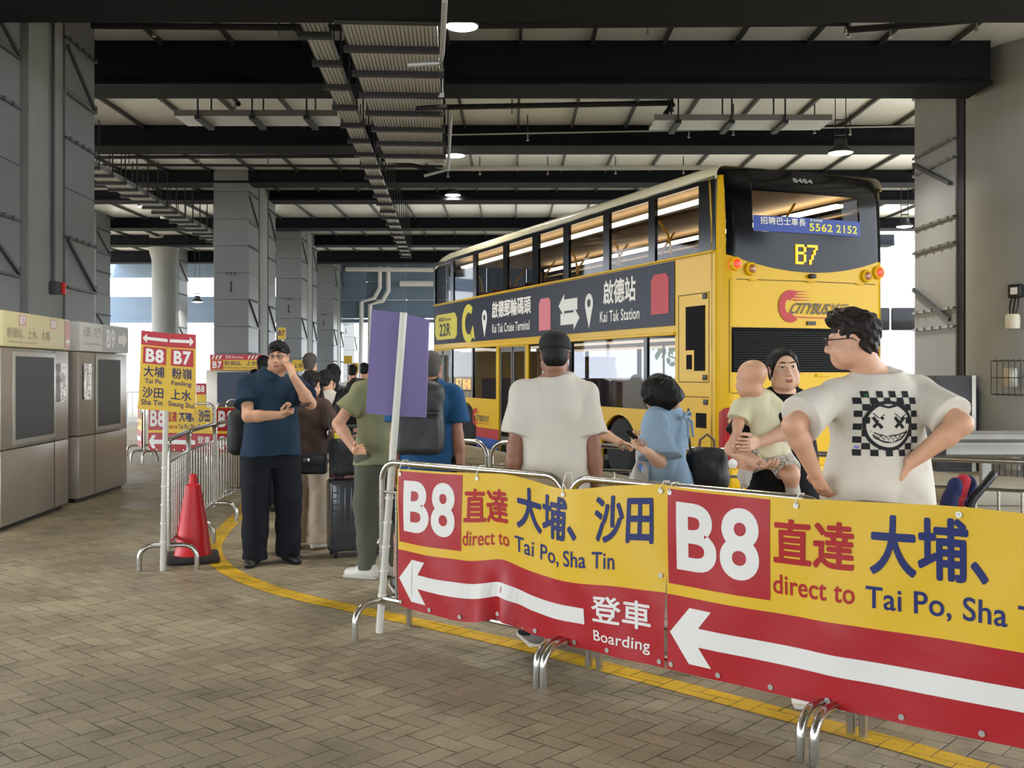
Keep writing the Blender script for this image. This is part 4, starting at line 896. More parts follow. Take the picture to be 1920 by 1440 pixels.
# distant greenery seen through the bus, and a fence out at left
LEAF = mat('tree_foliage', '6f9a3c', .7, var=.3, vscale=2)
def tree(label, x, y, h, r, seed):
    t = thing('street_tree', label, 'tree', (x, y, -.2), 0, 'trees outside'); rg = np.random.default_rng(seed)
    MB().tube([(0, 0, 0), (.1, 0, h * .4), (0, .1, h * .75)], [.16, .12, .06], 8).build('trunk', mat('bark', '6b5a48', .9, bump=.3), t); mb = MB()
    for k in range(900):
        a, b_, q = rg.uniform(0, 6.28), rg.uniform(-1, 1), rg.uniform(.5, 1) ** .5; c = Vector((math.cos(a) * math.sqrt(1 - b_ * b_) * r * q, math.sin(a) * math.sqrt(1 - b_ * b_) * r * q, h * .68 + b_ * r * .75 * q)); s_ = rg.uniform(.12, .3)
        R = Euler(rg.uniform(0, 6, 3)).to_matrix(); mb.bm.faces.new([mb.bm.verts.new(c + R @ Vector(v)) for v in ((-s_, 0, 0), (0, -s_ * .5, 0), (s_, 0, 0), (0, s_ * .5, 0))])
    mb.build('foliage', LEAF, t, normals=False)
tree('green street tree seen through the lower deck of the yellow bus', 9.5, 54, 5.5, 2.6, 1); tree('second green street tree seen through the lower deck windows', 16.5, 61, 6, 2.8, 2)
t = thing('railing', 'pale metal railing outside at left beyond the kiosks', 'railing', (-14, 30, -.2)); FRL = mat('pale_railing', 'b5b8ba', .5, .3)
for z in (.15, 1.1): MB().b2((0, -.02, z), (9, .02, z + .05)).build('rail', FRL, t)
b0 = None
for k in range(60):
    if b0 is None: b0 = o = MB().b2((-.01, -.01, 0), (.01, .01, 1.12)).build('baluster', FRL, t)
    else: o = b0.copy(); COL.objects.link(o)
    o.location = (.05 + k * .15, 0, 0)
# ------------------------------------------------------------------ people: smooth bodies and clothes polygonised from blended solids
def V3(*a): return np.array(a if len(a) > 1 else a[0], dtype=float)
def nrm(v): v = V3(v); return v / max(1e-9, np.linalg.norm(v))
def eul(yaw=0, pitch=0, roll=0):      # degrees; yaw about z, pitch about x (down is negative), roll about y
    return np.array(Euler((math.radians(pitch), math.radians(roll), math.radians(yaw)), 'YXZ').to_matrix())
class Sdf:
    def __init__(s): s.ops = []
    def cap(s, a, b, ra, rb=None, k=.02, flat=False, sub=False):
        a, b = V3(a), V3(b); rb = ra if rb is None else rb; ba = b - a; L2 = max(1e-9, ba @ ba); n = ba / math.sqrt(L2)
        def f(x, y, z):
            px, py, pz = x - a[0], y - a[1], z - a[2]; t0 = (px * ba[0] + py * ba[1] + pz * ba[2]) / L2; t = np.clip(t0, 0, 1)
            d = np.sqrt((px - t * ba[0]) ** 2 + (py - t * ba[1]) ** 2 + (pz - t * ba[2]) ** 2) - (ra + (rb - ra) * t)
            return np.maximum(d, (t0 - 1) * math.sqrt(L2)) if flat else d
        r = max(ra, rb); s.ops.append((f, np.minimum(a, b) - r, np.maximum(a, b) + r, k, sub)); return s
    def ell(s, c, r, R=None, k=.02, sub=False):
        c, r = V3(c), V3(r); R = np.eye(3) if R is None else R
        def f(x, y, z):
            px, py, pz = x - c[0], y - c[1], z - c[2]; q = [R[0, i] * px + R[1, i] * py + R[2, i] * pz for i in range(3)]
            k0 = np.sqrt(sum((q[i] / r[i]) ** 2 for i in range(3))); k1 = np.sqrt(sum((q[i] / r[i] ** 2) ** 2 for i in range(3))); return k0 * (k0 - 1) / np.maximum(k1, 1e-6)
        m = max(r); s.ops.append((f, c - m, c + m, k, sub)); return s
    def box(s, c, h, rad, R=None, k=.02, sub=False):
        c, h = V3(c), V3(h) - rad; R = np.eye(3) if R is None else R
        def f(x, y, z):
            px, py, pz = x - c[0], y - c[1], z - c[2]; q = [np.abs(R[0, i] * px + R[1, i] * py + R[2, i] * pz) - h[i] for i in range(3)]
            return np.sqrt(sum(np.maximum(v, 0) ** 2 for v in q)) + np.minimum(np.maximum(np.maximum(q[0], q[1]), q[2]), 0) - rad
        m = np.linalg.norm(h) + rad; s.ops.append((f, c - m, c + m, k, sub)); return s
    def loft(s, secs, o, R=None, k=.02, pw=2.0):
        """stack of ellipses (t, cx, cy, rx, ry) along the frame's z axis, cut flat at both ends"""
        o = V3(o); R = np.eye(3) if R is None else R; S = np.array(secs, float); T = np.linspace(S[0, 0], S[-1, 0], 120); D = []
        for c in range(1, 5):
            m = np.gradient(S[:, c], S[:, 0]); i = np.clip(np.searchsorted(S[:, 0], T) - 1, 0, len(S) - 2); h = S[i + 1, 0] - S[i, 0]; u = (T - S[i, 0]) / h
            D.append((2 * u ** 3 - 3 * u ** 2 + 1) * S[i, c] + (u ** 3 - 2 * u ** 2 + u) * h * m[i] + (-2 * u ** 3 + 3 * u ** 2) * S[i + 1, c] + (u ** 3 - u ** 2) * h * m[i + 1])
        def f(x, y, z):
            px, py, pz = x - o[0], y - o[1], z - o[2]; q = [R[0, i] * px + R[1, i] * py + R[2, i] * pz for i in range(3)]
            w = np.broadcast_arrays(*q)[2]; cx, cy, rx, ry = [np.interp(w.ravel(), T, d).reshape(w.shape).astype(np.float32) for d in D]
            u, v = np.abs((q[0] - cx) / rx), np.abs((q[1] - cy) / ry); k0 = (u ** pw + v ** pw) ** (1 / pw); k1 = np.sqrt((u / rx) ** 2 + (v / ry) ** 2)
            d = np.where(k0 > .15, k0 * (k0 - 1) / np.maximum(k1, 1e-5), -np.minimum(rx, ry)); d = np.maximum(d, -np.minimum(rx, ry))
            return np.maximum(d, np.maximum(w - T[-1], T[0] - w))
        m = max(S[:, 3].max(), S[:, 4].max()) + max(np.abs(S[:, 1]).max(), np.abs(S[:, 2]).max()); a, b = o + R[:, 2] * T[0], o + R[:, 2] * T[-1]
        s.ops.append((f, np.minimum(a, b) - m, np.maximum(a, b) + m, k, False)); return s
    def cut(s, p, n, lo=None, hi=None):
        p, n = V3(p), nrm(n); s.ops.append((lambda x, y, z: (x - p[0]) * n[0] + (y - p[1]) * n[1] + (z - p[2]) * n[2], lo, hi, 0, 'cut')); return s
    def mesh(s, res, disp=None, clip=None):
        us = [o for o in s.ops if o[4] is False]; lo = np.min([o[1] for o in us], 0) - 2 * res; hi = np.max([o[2] for o in us], 0) + 2 * res
        if clip is not None: lo, hi = np.maximum(lo, clip[0]), np.minimum(hi, clip[1])
        n = np.ceil((hi - lo) / res).astype(int) + 1; ax = [(lo[i] + res * np.arange(n[i])).astype(np.float32) for i in range(3)]; f = np.full(n, .2, np.float32)
        for fn, a, b, k, mode in s.ops:
            if a is None: sl = [slice(0, n[i]) for i in range(3)]
            else:
                e = k + 2 * res; sl = [slice(max(0, int((a[i] - e - lo[i]) / res)), max(0, min(n[i], int((b[i] + e - lo[i]) / res) + 2))) for i in range(3)]
            if any(q.stop <= q.start for q in sl): continue
            d = fn(ax[0][sl[0]][:, None, None], ax[1][sl[1]][None, :, None], ax[2][sl[2]][None, None, :]).astype(np.float32); g = f[tuple(sl)]
            if mode == 'cut': r = np.maximum(g, d)
            elif mode: h = np.clip(.5 - .5 * (g + d) / max(k, 1e-6), 0, 1); r = g * (1 - h) - d * h + k * h * (1 - h)
            else: h = np.clip(.5 + .5 * (g - d) / max(k, 1e-6), 0, 1); r = g * (1 - h) + d * h - k * h * (1 - h)
            f[tuple(sl)] = r
        if disp is not None: f += disp(ax[0][:, None, None], ax[1][None, :, None], ax[2][None, None, :]).astype(np.float32)
        for i in range(3):      # keep the outermost layer outside, so that the skin closes
            sl = [slice(None)] * 3; sl[i] = 0; f[tuple(sl)] = np.maximum(f[tuple(sl)], res * .3); sl[i] = -1; f[tuple(sl)] = np.maximum(f[tuple(sl)], res * .3)
        return nets(f, lo, res)
def nets(f, lo, res):
    ins = f < 0; c = [ins[i:f.shape[0] - 1 + i, j:f.shape[1] - 1 + j, k:f.shape[2] - 1 + k] for i in (0, 1) for j in (0, 1) for k in (0, 1)]
    cnt = sum(q.astype(np.int8) for q in c); idx = np.argwhere((cnt > 0) & (cnt < 8)); 
    if len(idx) == 0: return np.zeros((0, 3)), np.zeros((0, 4), int)
    co = np.array([(i, j, k) for i in (0, 1) for j in (0, 1) for k in (0, 1)]); val = f[idx[:, None, 0] + co[None, :, 0], idx[:, None, 1] + co[None, :, 1], idx[:, None, 2] + co[None, :, 2]]
    acc = np.zeros((len(idx), 3)); num = np.zeros(len(idx))
    for a in range(8):
        for b in range(a + 1, 8):
            if np.abs(co[a] - co[b]).sum() != 1: continue
            m = (val[:, a] < 0) != (val[:, b] < 0); t = val[m, a] / (val[m, a] - val[m, b]); acc[m] += co[a] + t[:, None] * (co[b] - co[a]); num[m] += 1
    v = lo + (idx + acc / num[:, None]) * res; vid = np.full(np.array(f.shape) - 1, -1, np.int64); vid[tuple(idx.T)] = np.arange(len(idx)); Q = []
    for ax in range(3):
        A = np.take(ins, range(0, f.shape[ax] - 1), ax); B = np.take(ins, range(1, f.shape[ax]), ax); e = np.argwhere(A != B); o = [q for q in range(3) if q != ax]
        e = e[(e[:, o[0]] > 0) & (e[:, o[1]] > 0) & (e[:, o[0]] < f.shape[o[0]] - 1) & (e[:, o[1]] < f.shape[o[1]] - 1)]; q = []
        for d0, d1 in ((-1, -1), (0, -1), (0, 0), (-1, 0)):
            p = e.copy(); p[:, o[0]] += d0; p[:, o[1]] += d1; q.append(vid[tuple(p.T)])
        q = np.stack(q, 1); fl = A[tuple(e.T)]
        if ax == 1: fl = ~fl
        q[~fl] = q[~fl][:, ::-1]; Q.append(q[(q >= 0).all(1)])
    return v, np.concatenate(Q)
def mesh_obj(name, parts, material, parent, smooth=1):
    vs, qs, n = [], [], 0
    for v, q in parts: vs.append(v); qs.append(q + n); n += len(v)
    v, q = np.concatenate(vs), np.concatenate(qs)
    for _ in range(smooth):      # one relaxing pass takes the grid out of the surface
        acc, c = np.zeros_like(v), np.zeros(len(v))
        for a, b in ((0, 1), (1, 2), (2, 3), (3, 0)): np.add.at(acc, q[:, a], v[q[:, b]]); np.add.at(acc, q[:, b], v[q[:, a]]); np.add.at(c, q[:, a], 1); np.add.at(c, q[:, b], 1)
        v = v * .5 + .5 * acc / np.maximum(c, 1)[:, None]
    me = bpy.data.meshes.new(name); me.vertices.add(len(v)); me.vertices.foreach_set('co', v.astype(np.float32).ravel()); me.loops.add(q.size); me.loops.foreach_set('vertex_index', q.ravel().astype(np.int32))
    me.polygons.add(len(q)); me.polygons.foreach_set('loop_start', np.arange(0, q.size, 4, dtype=np.int32)); me.polygons.foreach_set('loop_total', np.full(len(q), 4, np.int32)); me.polygons.foreach_set('use_smooth', np.ones(len(q), bool))
    me.update(calc_edges=True); me.validate(); me.materials.append(material); return link(name, me, parent)
def folds(amp, seed=0, fx=16, fz=11):
    r = np.random.default_rng(seed); p = r.uniform(0, 6.28, 8); q = r.uniform(.7, 1.4, 8)
    cr = lambda w: 1 - 2 * np.abs(np.sin(w / 2)) ** .7
    return lambda x, y, z: 2.4 * amp * (cr(fx * q[0] * x + fz * z + p[0] + 1.5 * np.sin(6 * z + p[3])) * .5 + cr(fx * 1.7 * q[1] * x - fz * 1.3 * z + 9 * y + p[1] + 1.2 * np.sin(9 * x + p[4])) * .4 + np.sin(27 * q[2] * z + 12 * x + 8 * y + p[2] + 1.3 * np.sin(13 * x + 5 * z)) * .3)
SKIN = {k: mat('skin_' + k, c, .5, sss=.15, bump=.03, bscale=220, var=.05, vscale=14) for k, c in dict(light='c99a7c', tan='a9765a', deep='8a5c44', fair='d3a88c').items()}
HAIRM = mat('black_hair', '0b0908', .5, spec=.22, bump=.5, bscale=90, stretch=(1, 1, .12)); HAIRB = mat('brown_black_hair', '1d1310', .5, spec=.25, bump=.6, bscale=70); HAIRG = mat('greying_hair', '47423e', .6, bump=.5, bscale=120)
EYEW = mat('eye_white', 'd8d2cc', .25); EYEI = mat('eye_iris', '1c100a', .2); LIPS = mat('lips', 'a05a50', .45); GLM = mat('glasses_black', '121212', .3)
def cloth(name, col, rough=.85, b=.3): return mat(name, col, rough, bump=b, bscale=9, var=.04, vscale=6, spec=.25)
def hand(S, w, d, n, side, curl=(25, 30, 20), spread=.5, thumb=.6, sc=1.0, stretch=0):
    """five-fingered hand rooted at wrist w; d towards the fingertips, n out of the palm, side +1 right / -1 left"""
    d = nrm(d); n = nrm(V3(n) - d * (V3(n) @ d)); t = np.cross(d, n) * side; w = V3(w); q = lambda a, b, c: w + sc * (d * a + t * b + n * c)
    for b0, b1 in ((.016, .029), (.006, .010), (-.005, -.010), (-.015, -.028)): S.cap(q(.0, b0, 0), q(.088 - abs(b1) * .25, b1, 0), .0145 * sc, .0115 * sc, k=.012)
    S.cap(q(.01, .012, .006), q(.05, .03, .01), .016 * sc, .012 * sc, k=.015)
    for i, (b1, L) in enumerate(((.029, .074), (.010, .083), (-.010, .077), (-.028, .06))):
        p = q(.088 - abs(b1) * .25, b1, 0); a = 0; r = .0092 * sc
        for j, fr in enumerate((.45, .3, .25)):
            a += math.radians(curl[j] * (1 + .12 * i * (1 if curl[0] > 5 else 0))); v = d * math.cos(a) + n * math.sin(a) + t * b1 * spread * 6 * (1 - j * .2); e = p + nrm(v) * L * fr * sc; S.cap(p, e, r, r * .9, k=.003); p, r = e, r * .9
    p = q(.022, .026, .008); r = .0125 * sc
    for v, L in (((.62, .75 * thumb + .1, .25), .042), ((.85, .35 * thumb, .35), .032), ((.92, .1 * thumb, .4), .027)):
        e = p + nrm(d * v[0] + t * v[1] + n * v[2]) * L * sc; S.cap(p, e, r, r * .88, k=.008); p, r = e, r * .88
def ray_to(px, py, c, L, sg):
    """the point at distance L from c that is seen at a pixel (nearer root for sg < 0)"""
    o = V3(0, 0, H); v = V3((px - CX) / F, 1, -(py - HY) / F); oc = o - V3(c); a, b, cc = v @ v, 2 * v @ oc, oc @ oc - L * L; D = b * b - 4 * a * cc
    t = (-b + (sg * math.sqrt(D) if D > 0 else 0)) / (2 * a); p = o + v * t
    return V3(c) + nrm(p - V3(c)) * L
def eyeball(name, c, R, hs, parent):
    m = MB().m(EYEW); bmesh.ops.create_uvsphere(m.bm, u_segments=16, v_segments=12, radius=.0122 * hs)
    for f in m.bm.faces: f.smooth = True
    m.m(EYEI).lathe([(.0006, .0102 * hs), (.0058 * hs, .0108 * hs), (.004 * hs, .0122 * hs), (.0006, .0126 * hs)], 16, axis='Y')
    bmesh.ops.transform(m.bm, matrix=Matrix.Translation(c) @ Matrix([list(r) for r in R]).to_4x4(), verts=m.bm.verts[:]); return m.build(name, None, parent)
def head_sdf(S, c, R, hs, face=1.0, jaw=1.0):
    q = lambda x, y, z: V3(c) + R @ (V3(x, y, z) * hs); e = lambda p, r, k=.02, sub=False, RR=None: S.ell(q(*p), V3(r) * hs, R if RR is None else R @ RR, k * hs, sub)
    e((0, -.012, .038), (.074, .092, .08)); e((0, .03, -.025), (.062 * face, .062, .078), .03); e((0, .058, -.085), (.03 * jaw, .026, .022), .035)
    for s in (-1, 1):
        e((s * .048 * face, .022, -.058), (.024, .04, .034), .03); e((s * .036 * face, .062, -.028), (.026, .024, .028), .025); e((s * .03, .1, .014), (.019, .017, .0115), .016, True)
        S.cap(q(s * .014, .087, .032), q(s * .046, .073, .031), .0085 * hs, .007 * hs, .014 * hs); e((s * .0125, .099, -.03), (.0085, .0095, .0075), .008)
        e((s * .073, -.006, .0), (.0085, .019, .031), .008, False, eul(s * -18, 0, s * 8)); e((s * .078, .0, .002), (.006, .009, .016), .006, True)
    S.cap(q(0, .089, .02), q(0, .109, -.02), .0085 * hs, .0115 * hs, .014 * hs); e((0, .11, -.026), (.0105, .009, .0085), .01)
    e((0, .078, -.058), (.03, .018, .026), .02)
    S.cap(q(-.019, .09, -.0555), q(.019, .09, -.0555), .0055 * hs, .0055 * hs, .006 * hs); S.cap(q(-.014, .09, -.066), q(.014, .09, -.066), .0065 * hs, .0065 * hs, .008 * hs); S.cap(q(-.023, .094, -.0605), q(.023, .094, -.0605), .0016, .0016, .004 * hs, sub=True)
    return q
def face_parts(root, c, R, hs, look=(0, 0), brow=HAIRM, lips=True, mouth=0.0, brow_r=.0032):
    q = lambda x, y, z: V3(c) + R @ (V3(x, y, z) * hs)
    for s in (-1, 1):
        eyeball('eye', q(s * .03, .0785, .0135), R @ eul(look[0], look[1]), hs, root)
        S = Sdf(); S.cap(q(s * .0155, .0845, .0205), q(s * .03, .0915, .0228), .003 * hs, .0034 * hs, .004); S.cap(q(s * .03, .0915, .0228), q(s * .044, .0825, .0185), .0034 * hs, .003 * hs, .004)
        mesh_obj('eyelid', [S.mesh(.0016)], SKIN_CUR, root); S = Sdf()
        S.cap(q(s * .014, .0955, .037), q(s * .031, .0945, .0425), brow_r * hs * 1.1, brow_r * hs, .004); S.cap(q(s * .031, .0945, .0425), q(s * .047, .083, .038), brow_r * hs, brow_r * .6 * hs, .004); mesh_obj('eyebrow', [S.mesh(.0018)], brow, root)
        S = Sdf(); S.cap(q(s * .0165, .0895, .0165), q(s * .03, .093, .0195), .0011 * hs, .0013 * hs, .002); S.cap(q(s * .03, .093, .0195), q(s * .0445, .0835, .0155), .0013 * hs, .0011 * hs, .002); mesh_obj('eyelash', [S.mesh(.001)], brow, root)
    if lips:
        S = Sdf(); S.cap(q(-.017, .0955, -.0565), q(.017, .0955, -.0565), .0048 * hs, .0048 * hs, .004); S.cap(q(-.013, .0965, -.066), q(.013, .0965, -.066), .0058 * hs, .0058 * hs, .004); S.cap(q(-.021, .102, -.0608), q(.021, .102, -.0608), .0018, .0018, .003, sub=True); mesh_obj('lips', [S.mesh(.0018)], LIPS, root)
def glasses(root, c, R, hs, name='glasses'):
    q = lambda x, y, z: Vector(V3(c) + R @ (V3(x, y, z) * hs)); m = MB().m(GLM)
    for s in (-1, 1):
        m.tube([q(s * (.0335 + .0235 * math.cos(a) * (1 - .1 * abs(math.sin(2 * a)))), .112 - .1 * abs(math.cos(a)) * 0 - (.012 if math.cos(a) > .3 else 0), .012 + .0165 * math.sin(a)) for a in [6.283 * k / 20 for k in range(20)]], .0022 * hs, 6, closed=True)
        m.tube([q(s * .057, .1, .016), q(s * .074, .07, .016), q(s * .079, .0, .014), q(s * .078, -.02, .0)], .0022 * hs, 6)
    m.tube([q(-.01, .115, .014), q(0, .119, .017), q(.01, .115, .014)], .002 * hs, 6)
    m.m(glass('spectacle_lens', .9))
    for s in (-1, 1): f = m.bm.faces.new([m.bm.verts.new(q(s * (.0335 + .022 * math.cos(a)), .109, .012 + .0155 * math.sin(a))) for a in [6.283 * k / 16 for k in range(16)]]); f.material_index = m.mi
    return m.build(name, None, root)
def hair_noise(amp, f=70): return lambda x, y, z: amp * (np.sin(f * x + 3 * np.sin(f * .4 * z)) * np.sin(f * .8 * y + 2 * np.sin(f * .5 * x)) + .6 * np.sin(f * 1.6 * z + 4 * x * f * .3))
def hair(root, c, R, hs, style, res, m=HAIRM):
    q = lambda x, y, z: V3(c) + R @ (V3(x, y, z) * hs); S = Sdf(); e = lambda p, r, k=.02, sub=False: S.ell(q(*p), V3(r) * hs, R, k * hs, sub); dn = None
    if style == 'short':       # full on top, clipped at the sides and nape
        e((0, -.016, .05), (.082, .1, .085)); e((0, .035, .095), (.062, .06, .035), .03); e((0, -.055, -.01), (.066, .05, .062), .02)
        e((0, .115, -.03), (.085, .085, .088), .008, True); e((-.095, .03, -.045), (.03, .05, .06), .01, True); e((.095, .03, -.045), (.03, .05, .06), .01, True); e((0, -.07, -.115), (.1, .06, .05), .01, True); dn = hair_noise(.0022)
    elif style == 'quiff':
        e((0, -.02, .05), (.083, .1, .085)); e((0, .02, .105), (.07, .075, .042), .02); e((0, .06, .1), (.055, .04, .04), .02); e((0, -.055, -.01), (.069, .05, .062), .02)
        e((0, .12, -.03), (.09, .085, .085), .008, True); e((0, -.07, -.11), (.1, .06, .045), .01, True); dn = hair_noise(.0045, 90)
    elif style == 'buzz':
        e((0, -.014, .042), (.0775, .0955, .082)); e((0, -.055, -.02), (.066, .05, .06), .02); e((0, .12, -.035), (.09, .085, .09), .01, True); e((0, -.07, -.12), (.1, .06, .05), .01, True); dn = hair_noise(.0008, 160)
    elif style == 'bob':
        e((0, -.012, .045), (.092, .108, .092)); S.loft([(-.105, 0, -.03, .078, .075), (-.07, 0, -.022, .094, .095), (-.02, 0, -.015, .1, .108), (.04, 0, -.012, .096, .108)], V3(c), R, .03 * hs); e((0, .13, -.05), (.055, .09, .1), .015, True); dn = hair_noise(.0015, 60)
    elif style == 'tied':
        e((0, -.014, .045), (.083, .1, .086)); e((0, -.06, -.02), (.07, .055, .07), .02); e((0, .12, -.006), (.08, .1, .103), .012, True); e((0, .0, -.1), (.12, .2, .055), .015, True)
        for s in (-1, 1): S.cap(q(s * .068, .045, .045), q(s * .078, .03, -.02), .007 * hs, .005 * hs, .012); S.cap(q(s * .078, .03, -.02), q(s * .068, .02, -.1), .005 * hs, .003 * hs, .006)
        e((0, -.1, -.0), (.035, .035, .035), .02); S.cap(q(0, -.1, 0), q(.02, -.1, -.2), .03 * hs, .02 * hs, .02); dn = hair_noise(.0012, 60)
    elif style == 'long':
        e((0, -.014, .045), (.087, .104, .09)); S.loft([(-.27, 0, -.06, .07, .035), (-.2, 0, -.06, .095, .055), (-.08, 0, -.04, .098, .075), (.03, 0, -.015, .09, .1)], V3(c), R, .03 * hs); e((0, .125, -.05), (.06, .09, .1), .012, True); dn = hair_noise(.002, 55)
    return mesh_obj('hair', [S.mesh(res, dn)], m, root)
SKIN_CUR = None
def person(label, X, Y, H_, hd, head, skin='light', g=1.0, sw=1.0, lean=(0, 0), arms=None, top=None, hem=-.1, sleeve=.62, slr=.082, legs=None, leg_r=(.1, .08, .072), leg_end=.06, shoes=None, stance=((-.1, .0, 0), (.1, .0, 0)),
           hairst=('short', None), face=False, res=.008, group=None, belly=0, topfold=.004, legfold=.004, torso_extra=None, collar=False, jaw=1.0, facew=1.0, hs=None, neck=None, name='person', shoe_sole=None, vtop=.5):
    global SKIN_CUR
    root = thing(name, label, 'person', (X, Y, 0), math.radians(hd), group); rz = math.radians(hd); C_, S_ = math.cos(rz), math.sin(rz); SKIN_CUR = sk = SKIN[skin]
    def loc(p): dx, dy = p[0] - X, p[1] - Y; return V3(C_ * dx + S_ * dy, -S_ * dx + C_ * dy, p[2])
    def wld(p): return V3(X + C_ * p[0] - S_ * p[1], Y + S_ * p[0] + C_ * p[1], p[2])
    def locv(v): return V3(C_ * v[0] + S_ * v[1], -S_ * v[0] + C_ * v[1], v[2])
    s = H_ / 1.72; hip = V3(0, 0, .93 * s); nk = V3(lean[0], lean[1], 1.455 * s) if neck is None else loc(neck); u = nrm(nk - hip); Lt = np.linalg.norm(nk - hip) / .525; rx = nrm(V3(1, 0, 0) - u * u[0]); R = np.stack([rx, np.cross(u, rx), u], 1)
    T = lambda t, x=0, y=0: hip + R @ V3(x, y, t * Lt)
    px, py, hyaw, hpit, hrol = head[:5]; hdY = head[5] if len(head) > 5 else 0; hc = loc(P(px, py, Y + hdY)); HR = eul(hyaw - hd, hpit, hrol); hs = hs or (.98 if H_ > 1.6 else .95)
    sec = [(-.1, 0, 0, .165, .112), (0, 0, 0, .17, .118), (.12, 0, .004, .15, .104), (.25, 0, .006, .153, .11), (.38, 0, 0, .16, .113), (.45, 0, -.004, .125, .09), (.52, 0, -.006, .07, .062)]
    B = Sdf(); B.loft([(t * Lt, a, b, c * g * s, d * g * s) for t, a, b, c, d in sec], hip, R, .03)
    nt = V3(hc) + HR @ (V3(0, -.028, -.075) * hs); B.cap(T(.5, 0, -.004), nt, .058 * s * (.6 + .4 * g), .055 * hs * (.6 + .4 * g), .02)
    sh = {}; A = {}; hands = []
    for k, sg in (('L', -1), ('R', 1)):
        sh[k] = T(.425, sg * .168 * sw * s * (.5 + .5 * g), -.01); B.cap(T(.43, sg * .07), sh[k], .06 * s, .053 * s, .03); B.cap(T(.51, sg * .04, -.012), T(.455, sg * .13 * sw, -.015), .036 * s, .034 * s, .03); a = (arms or {}).get(k)
        if a is None: el = sh[k] + V3(sg * .05, .0, -.285) * s; wr = el + V3(sg * .01, .06, -.24) * s; tp = wr + V3(0, .04, -.17); pn = V3(-sg, .1, 0); cu = (20, 25, 15); th = .4
        else:
            el = loc(ray_to(a['e'][0], a['e'][1], wld(sh[k]), .285 * s, a['e'][2])); wr = loc(ray_to(a['w'][0], a['w'][1], wld(el), .25 * s, a['w'][2])); tp = loc(ray_to(a['t'][0], a['t'][1], wld(wr), .18 * s, a['t'][2])); pn = locv(a['n']); cu = a.get('c', (25, 30, 20)); th = a.get('th', .6)
        ag = .55 + .45 * g; B.cap(sh[k], el, .05 * s * ag, .04 * s * ag, .03); B.cap(el, el + (wr - el) * .3, .041 * s * ag, .042 * s * ag, .02); B.cap(el + (wr - el) * .3, wr, .042 * s * ag, .0275 * s * ag, .02); A[k] = (el, wr)
        hS = Sdf(); hS.cap(wr - nrm(wr - el) * .05, wr, .031 * s * ag, .0265 * s * ag, .01); hand(hS, wr, tp - wr, pn, sg, cu, thumb=th, sc=.97 * s); hands.append(hS)
    feet = []
    for i, sg in enumerate((-1, 1)):
        ft = stance[i]; an = V3(ft[0], ft[1], .085 * s); hp = V3(sg * .088 * s * g, 0, .88 * s); kn = (hp + an) / 2 + V3(sg * .01, .03, .02); feet.append((an, hp, kn, ft[2]))
        if leg_end > .3 * s or legs is None: B.cap(hp, kn, .08 * s * g, .056 * s * g, .03); B.cap(kn, kn + (an - kn) * .35, .054 * s * g, .056 * s * g, .02); B.cap(kn + (an - kn) * .35, an, .056 * s * g, .036 * s, .02)
    HS = Sdf(); head_sdf(HS, hc, HR, hs, facew, jaw); HS.cap(hc + HR @ (V3(0, -.025, -.06) * hs), nt + (T(.47) - nt) * .35, .056 * hs * (.6 + .4 * g), .06 * s * (.6 + .4 * g), .03)
    mesh_obj('body', [B.mesh(res), HS.mesh(min(res, .0045 if face else .006))] + [h.mesh(.0033 if res < .01 else .006) for h in hands], sk, root)
    if top is not None:
        m, fold = top, topfold; S = Sdf(); w = [(hem, 0, .006 + belly * .5, .198, .154 + belly), (0, 0, .008 + belly * .5, .19, .148 + belly), (.14, 0, .008 + belly * .4, .175, .128 + belly * .8), (.28, 0, .004, .172, .128), (.38, 0, 0, .172, .126), (.44, 0, -.004, .145, .106), (.485, 0, -.008, .104, .092), (vtop + .025, 0, -.008, .082, .08)]
        S.loft([(t * Lt, a, b, c * g * s, d * g * s) for t, a, b, c, d in w], hip, R, .03, 2.3)
        for k, sg in (('L', -1), ('R', 1)):
            el = A[k][0]; S.cap(T(.425, sg * .06), sh[k], .068 * s, .063 * s * (.5 + .5 * g), .025); S.cap(T(.5, sg * .045, -.012), T(.452, sg * .14 * sw, -.015), .045 * s, .042 * s, .03); S.cap(sh[k], sh[k] + (el - sh[k]) * sleeve, .063 * s * (.5 + .5 * g), slr * s * (.5 + .5 * g), .03, flat=True)
        if collar:
            for q in (-1, 1): S.cap(T(.545, q * .05, -.035), T(.53, q * .055, .03), .017, .017, .01); S.cap(T(.53, q * .055, .03), T(.475, q * .018, .1), .017, .02, .01)
            S.cap(T(.545, -.05, -.035), T(.545, .05, -.035), .017, .017, .01)
        if torso_extra: torso_extra(S, T, sh, A, s)
        root['_top'] = mesh_obj('shirt', [S.mesh(res, folds(fold, int(abs(X) * 100)))], m, root).name
    if legs is not None:
        S = Sdf(); S.loft([(-.2 * Lt, 0, 0, .12 * g * s, .105 * g * s), (-.1 * Lt, 0, 0, .166 * g * s, .12 * g * s), (0, 0, 0, .164 * g * s, .12 * g * s), (.06 * Lt, 0, .005, .15 * g * s, .11 * g * s)], hip, None, .03)
        for an, hp, kn, _ in feet:
            end = an + V3(0, 0, leg_end - .085 * s)
            if leg_end > .3 * s: S.cap(hp, hp + (kn - hp) * ((hp[2] - leg_end) / (hp[2] - kn[2])), leg_r[0] * g * s, leg_r[1] * g * s, .03, flat=True)
            else: S.cap(hp, kn, leg_r[0] * g * s, leg_r[1] * g * s, .03); S.cap(kn, end, leg_r[1] * g * s, leg_r[2] * g * s, .02, flat=True)
        mesh_obj('trousers' if leg_end < .3 * s else 'shorts', [S.mesh(res, folds(legfold, int(abs(Y) * 90), 9, 16))], legs, root)
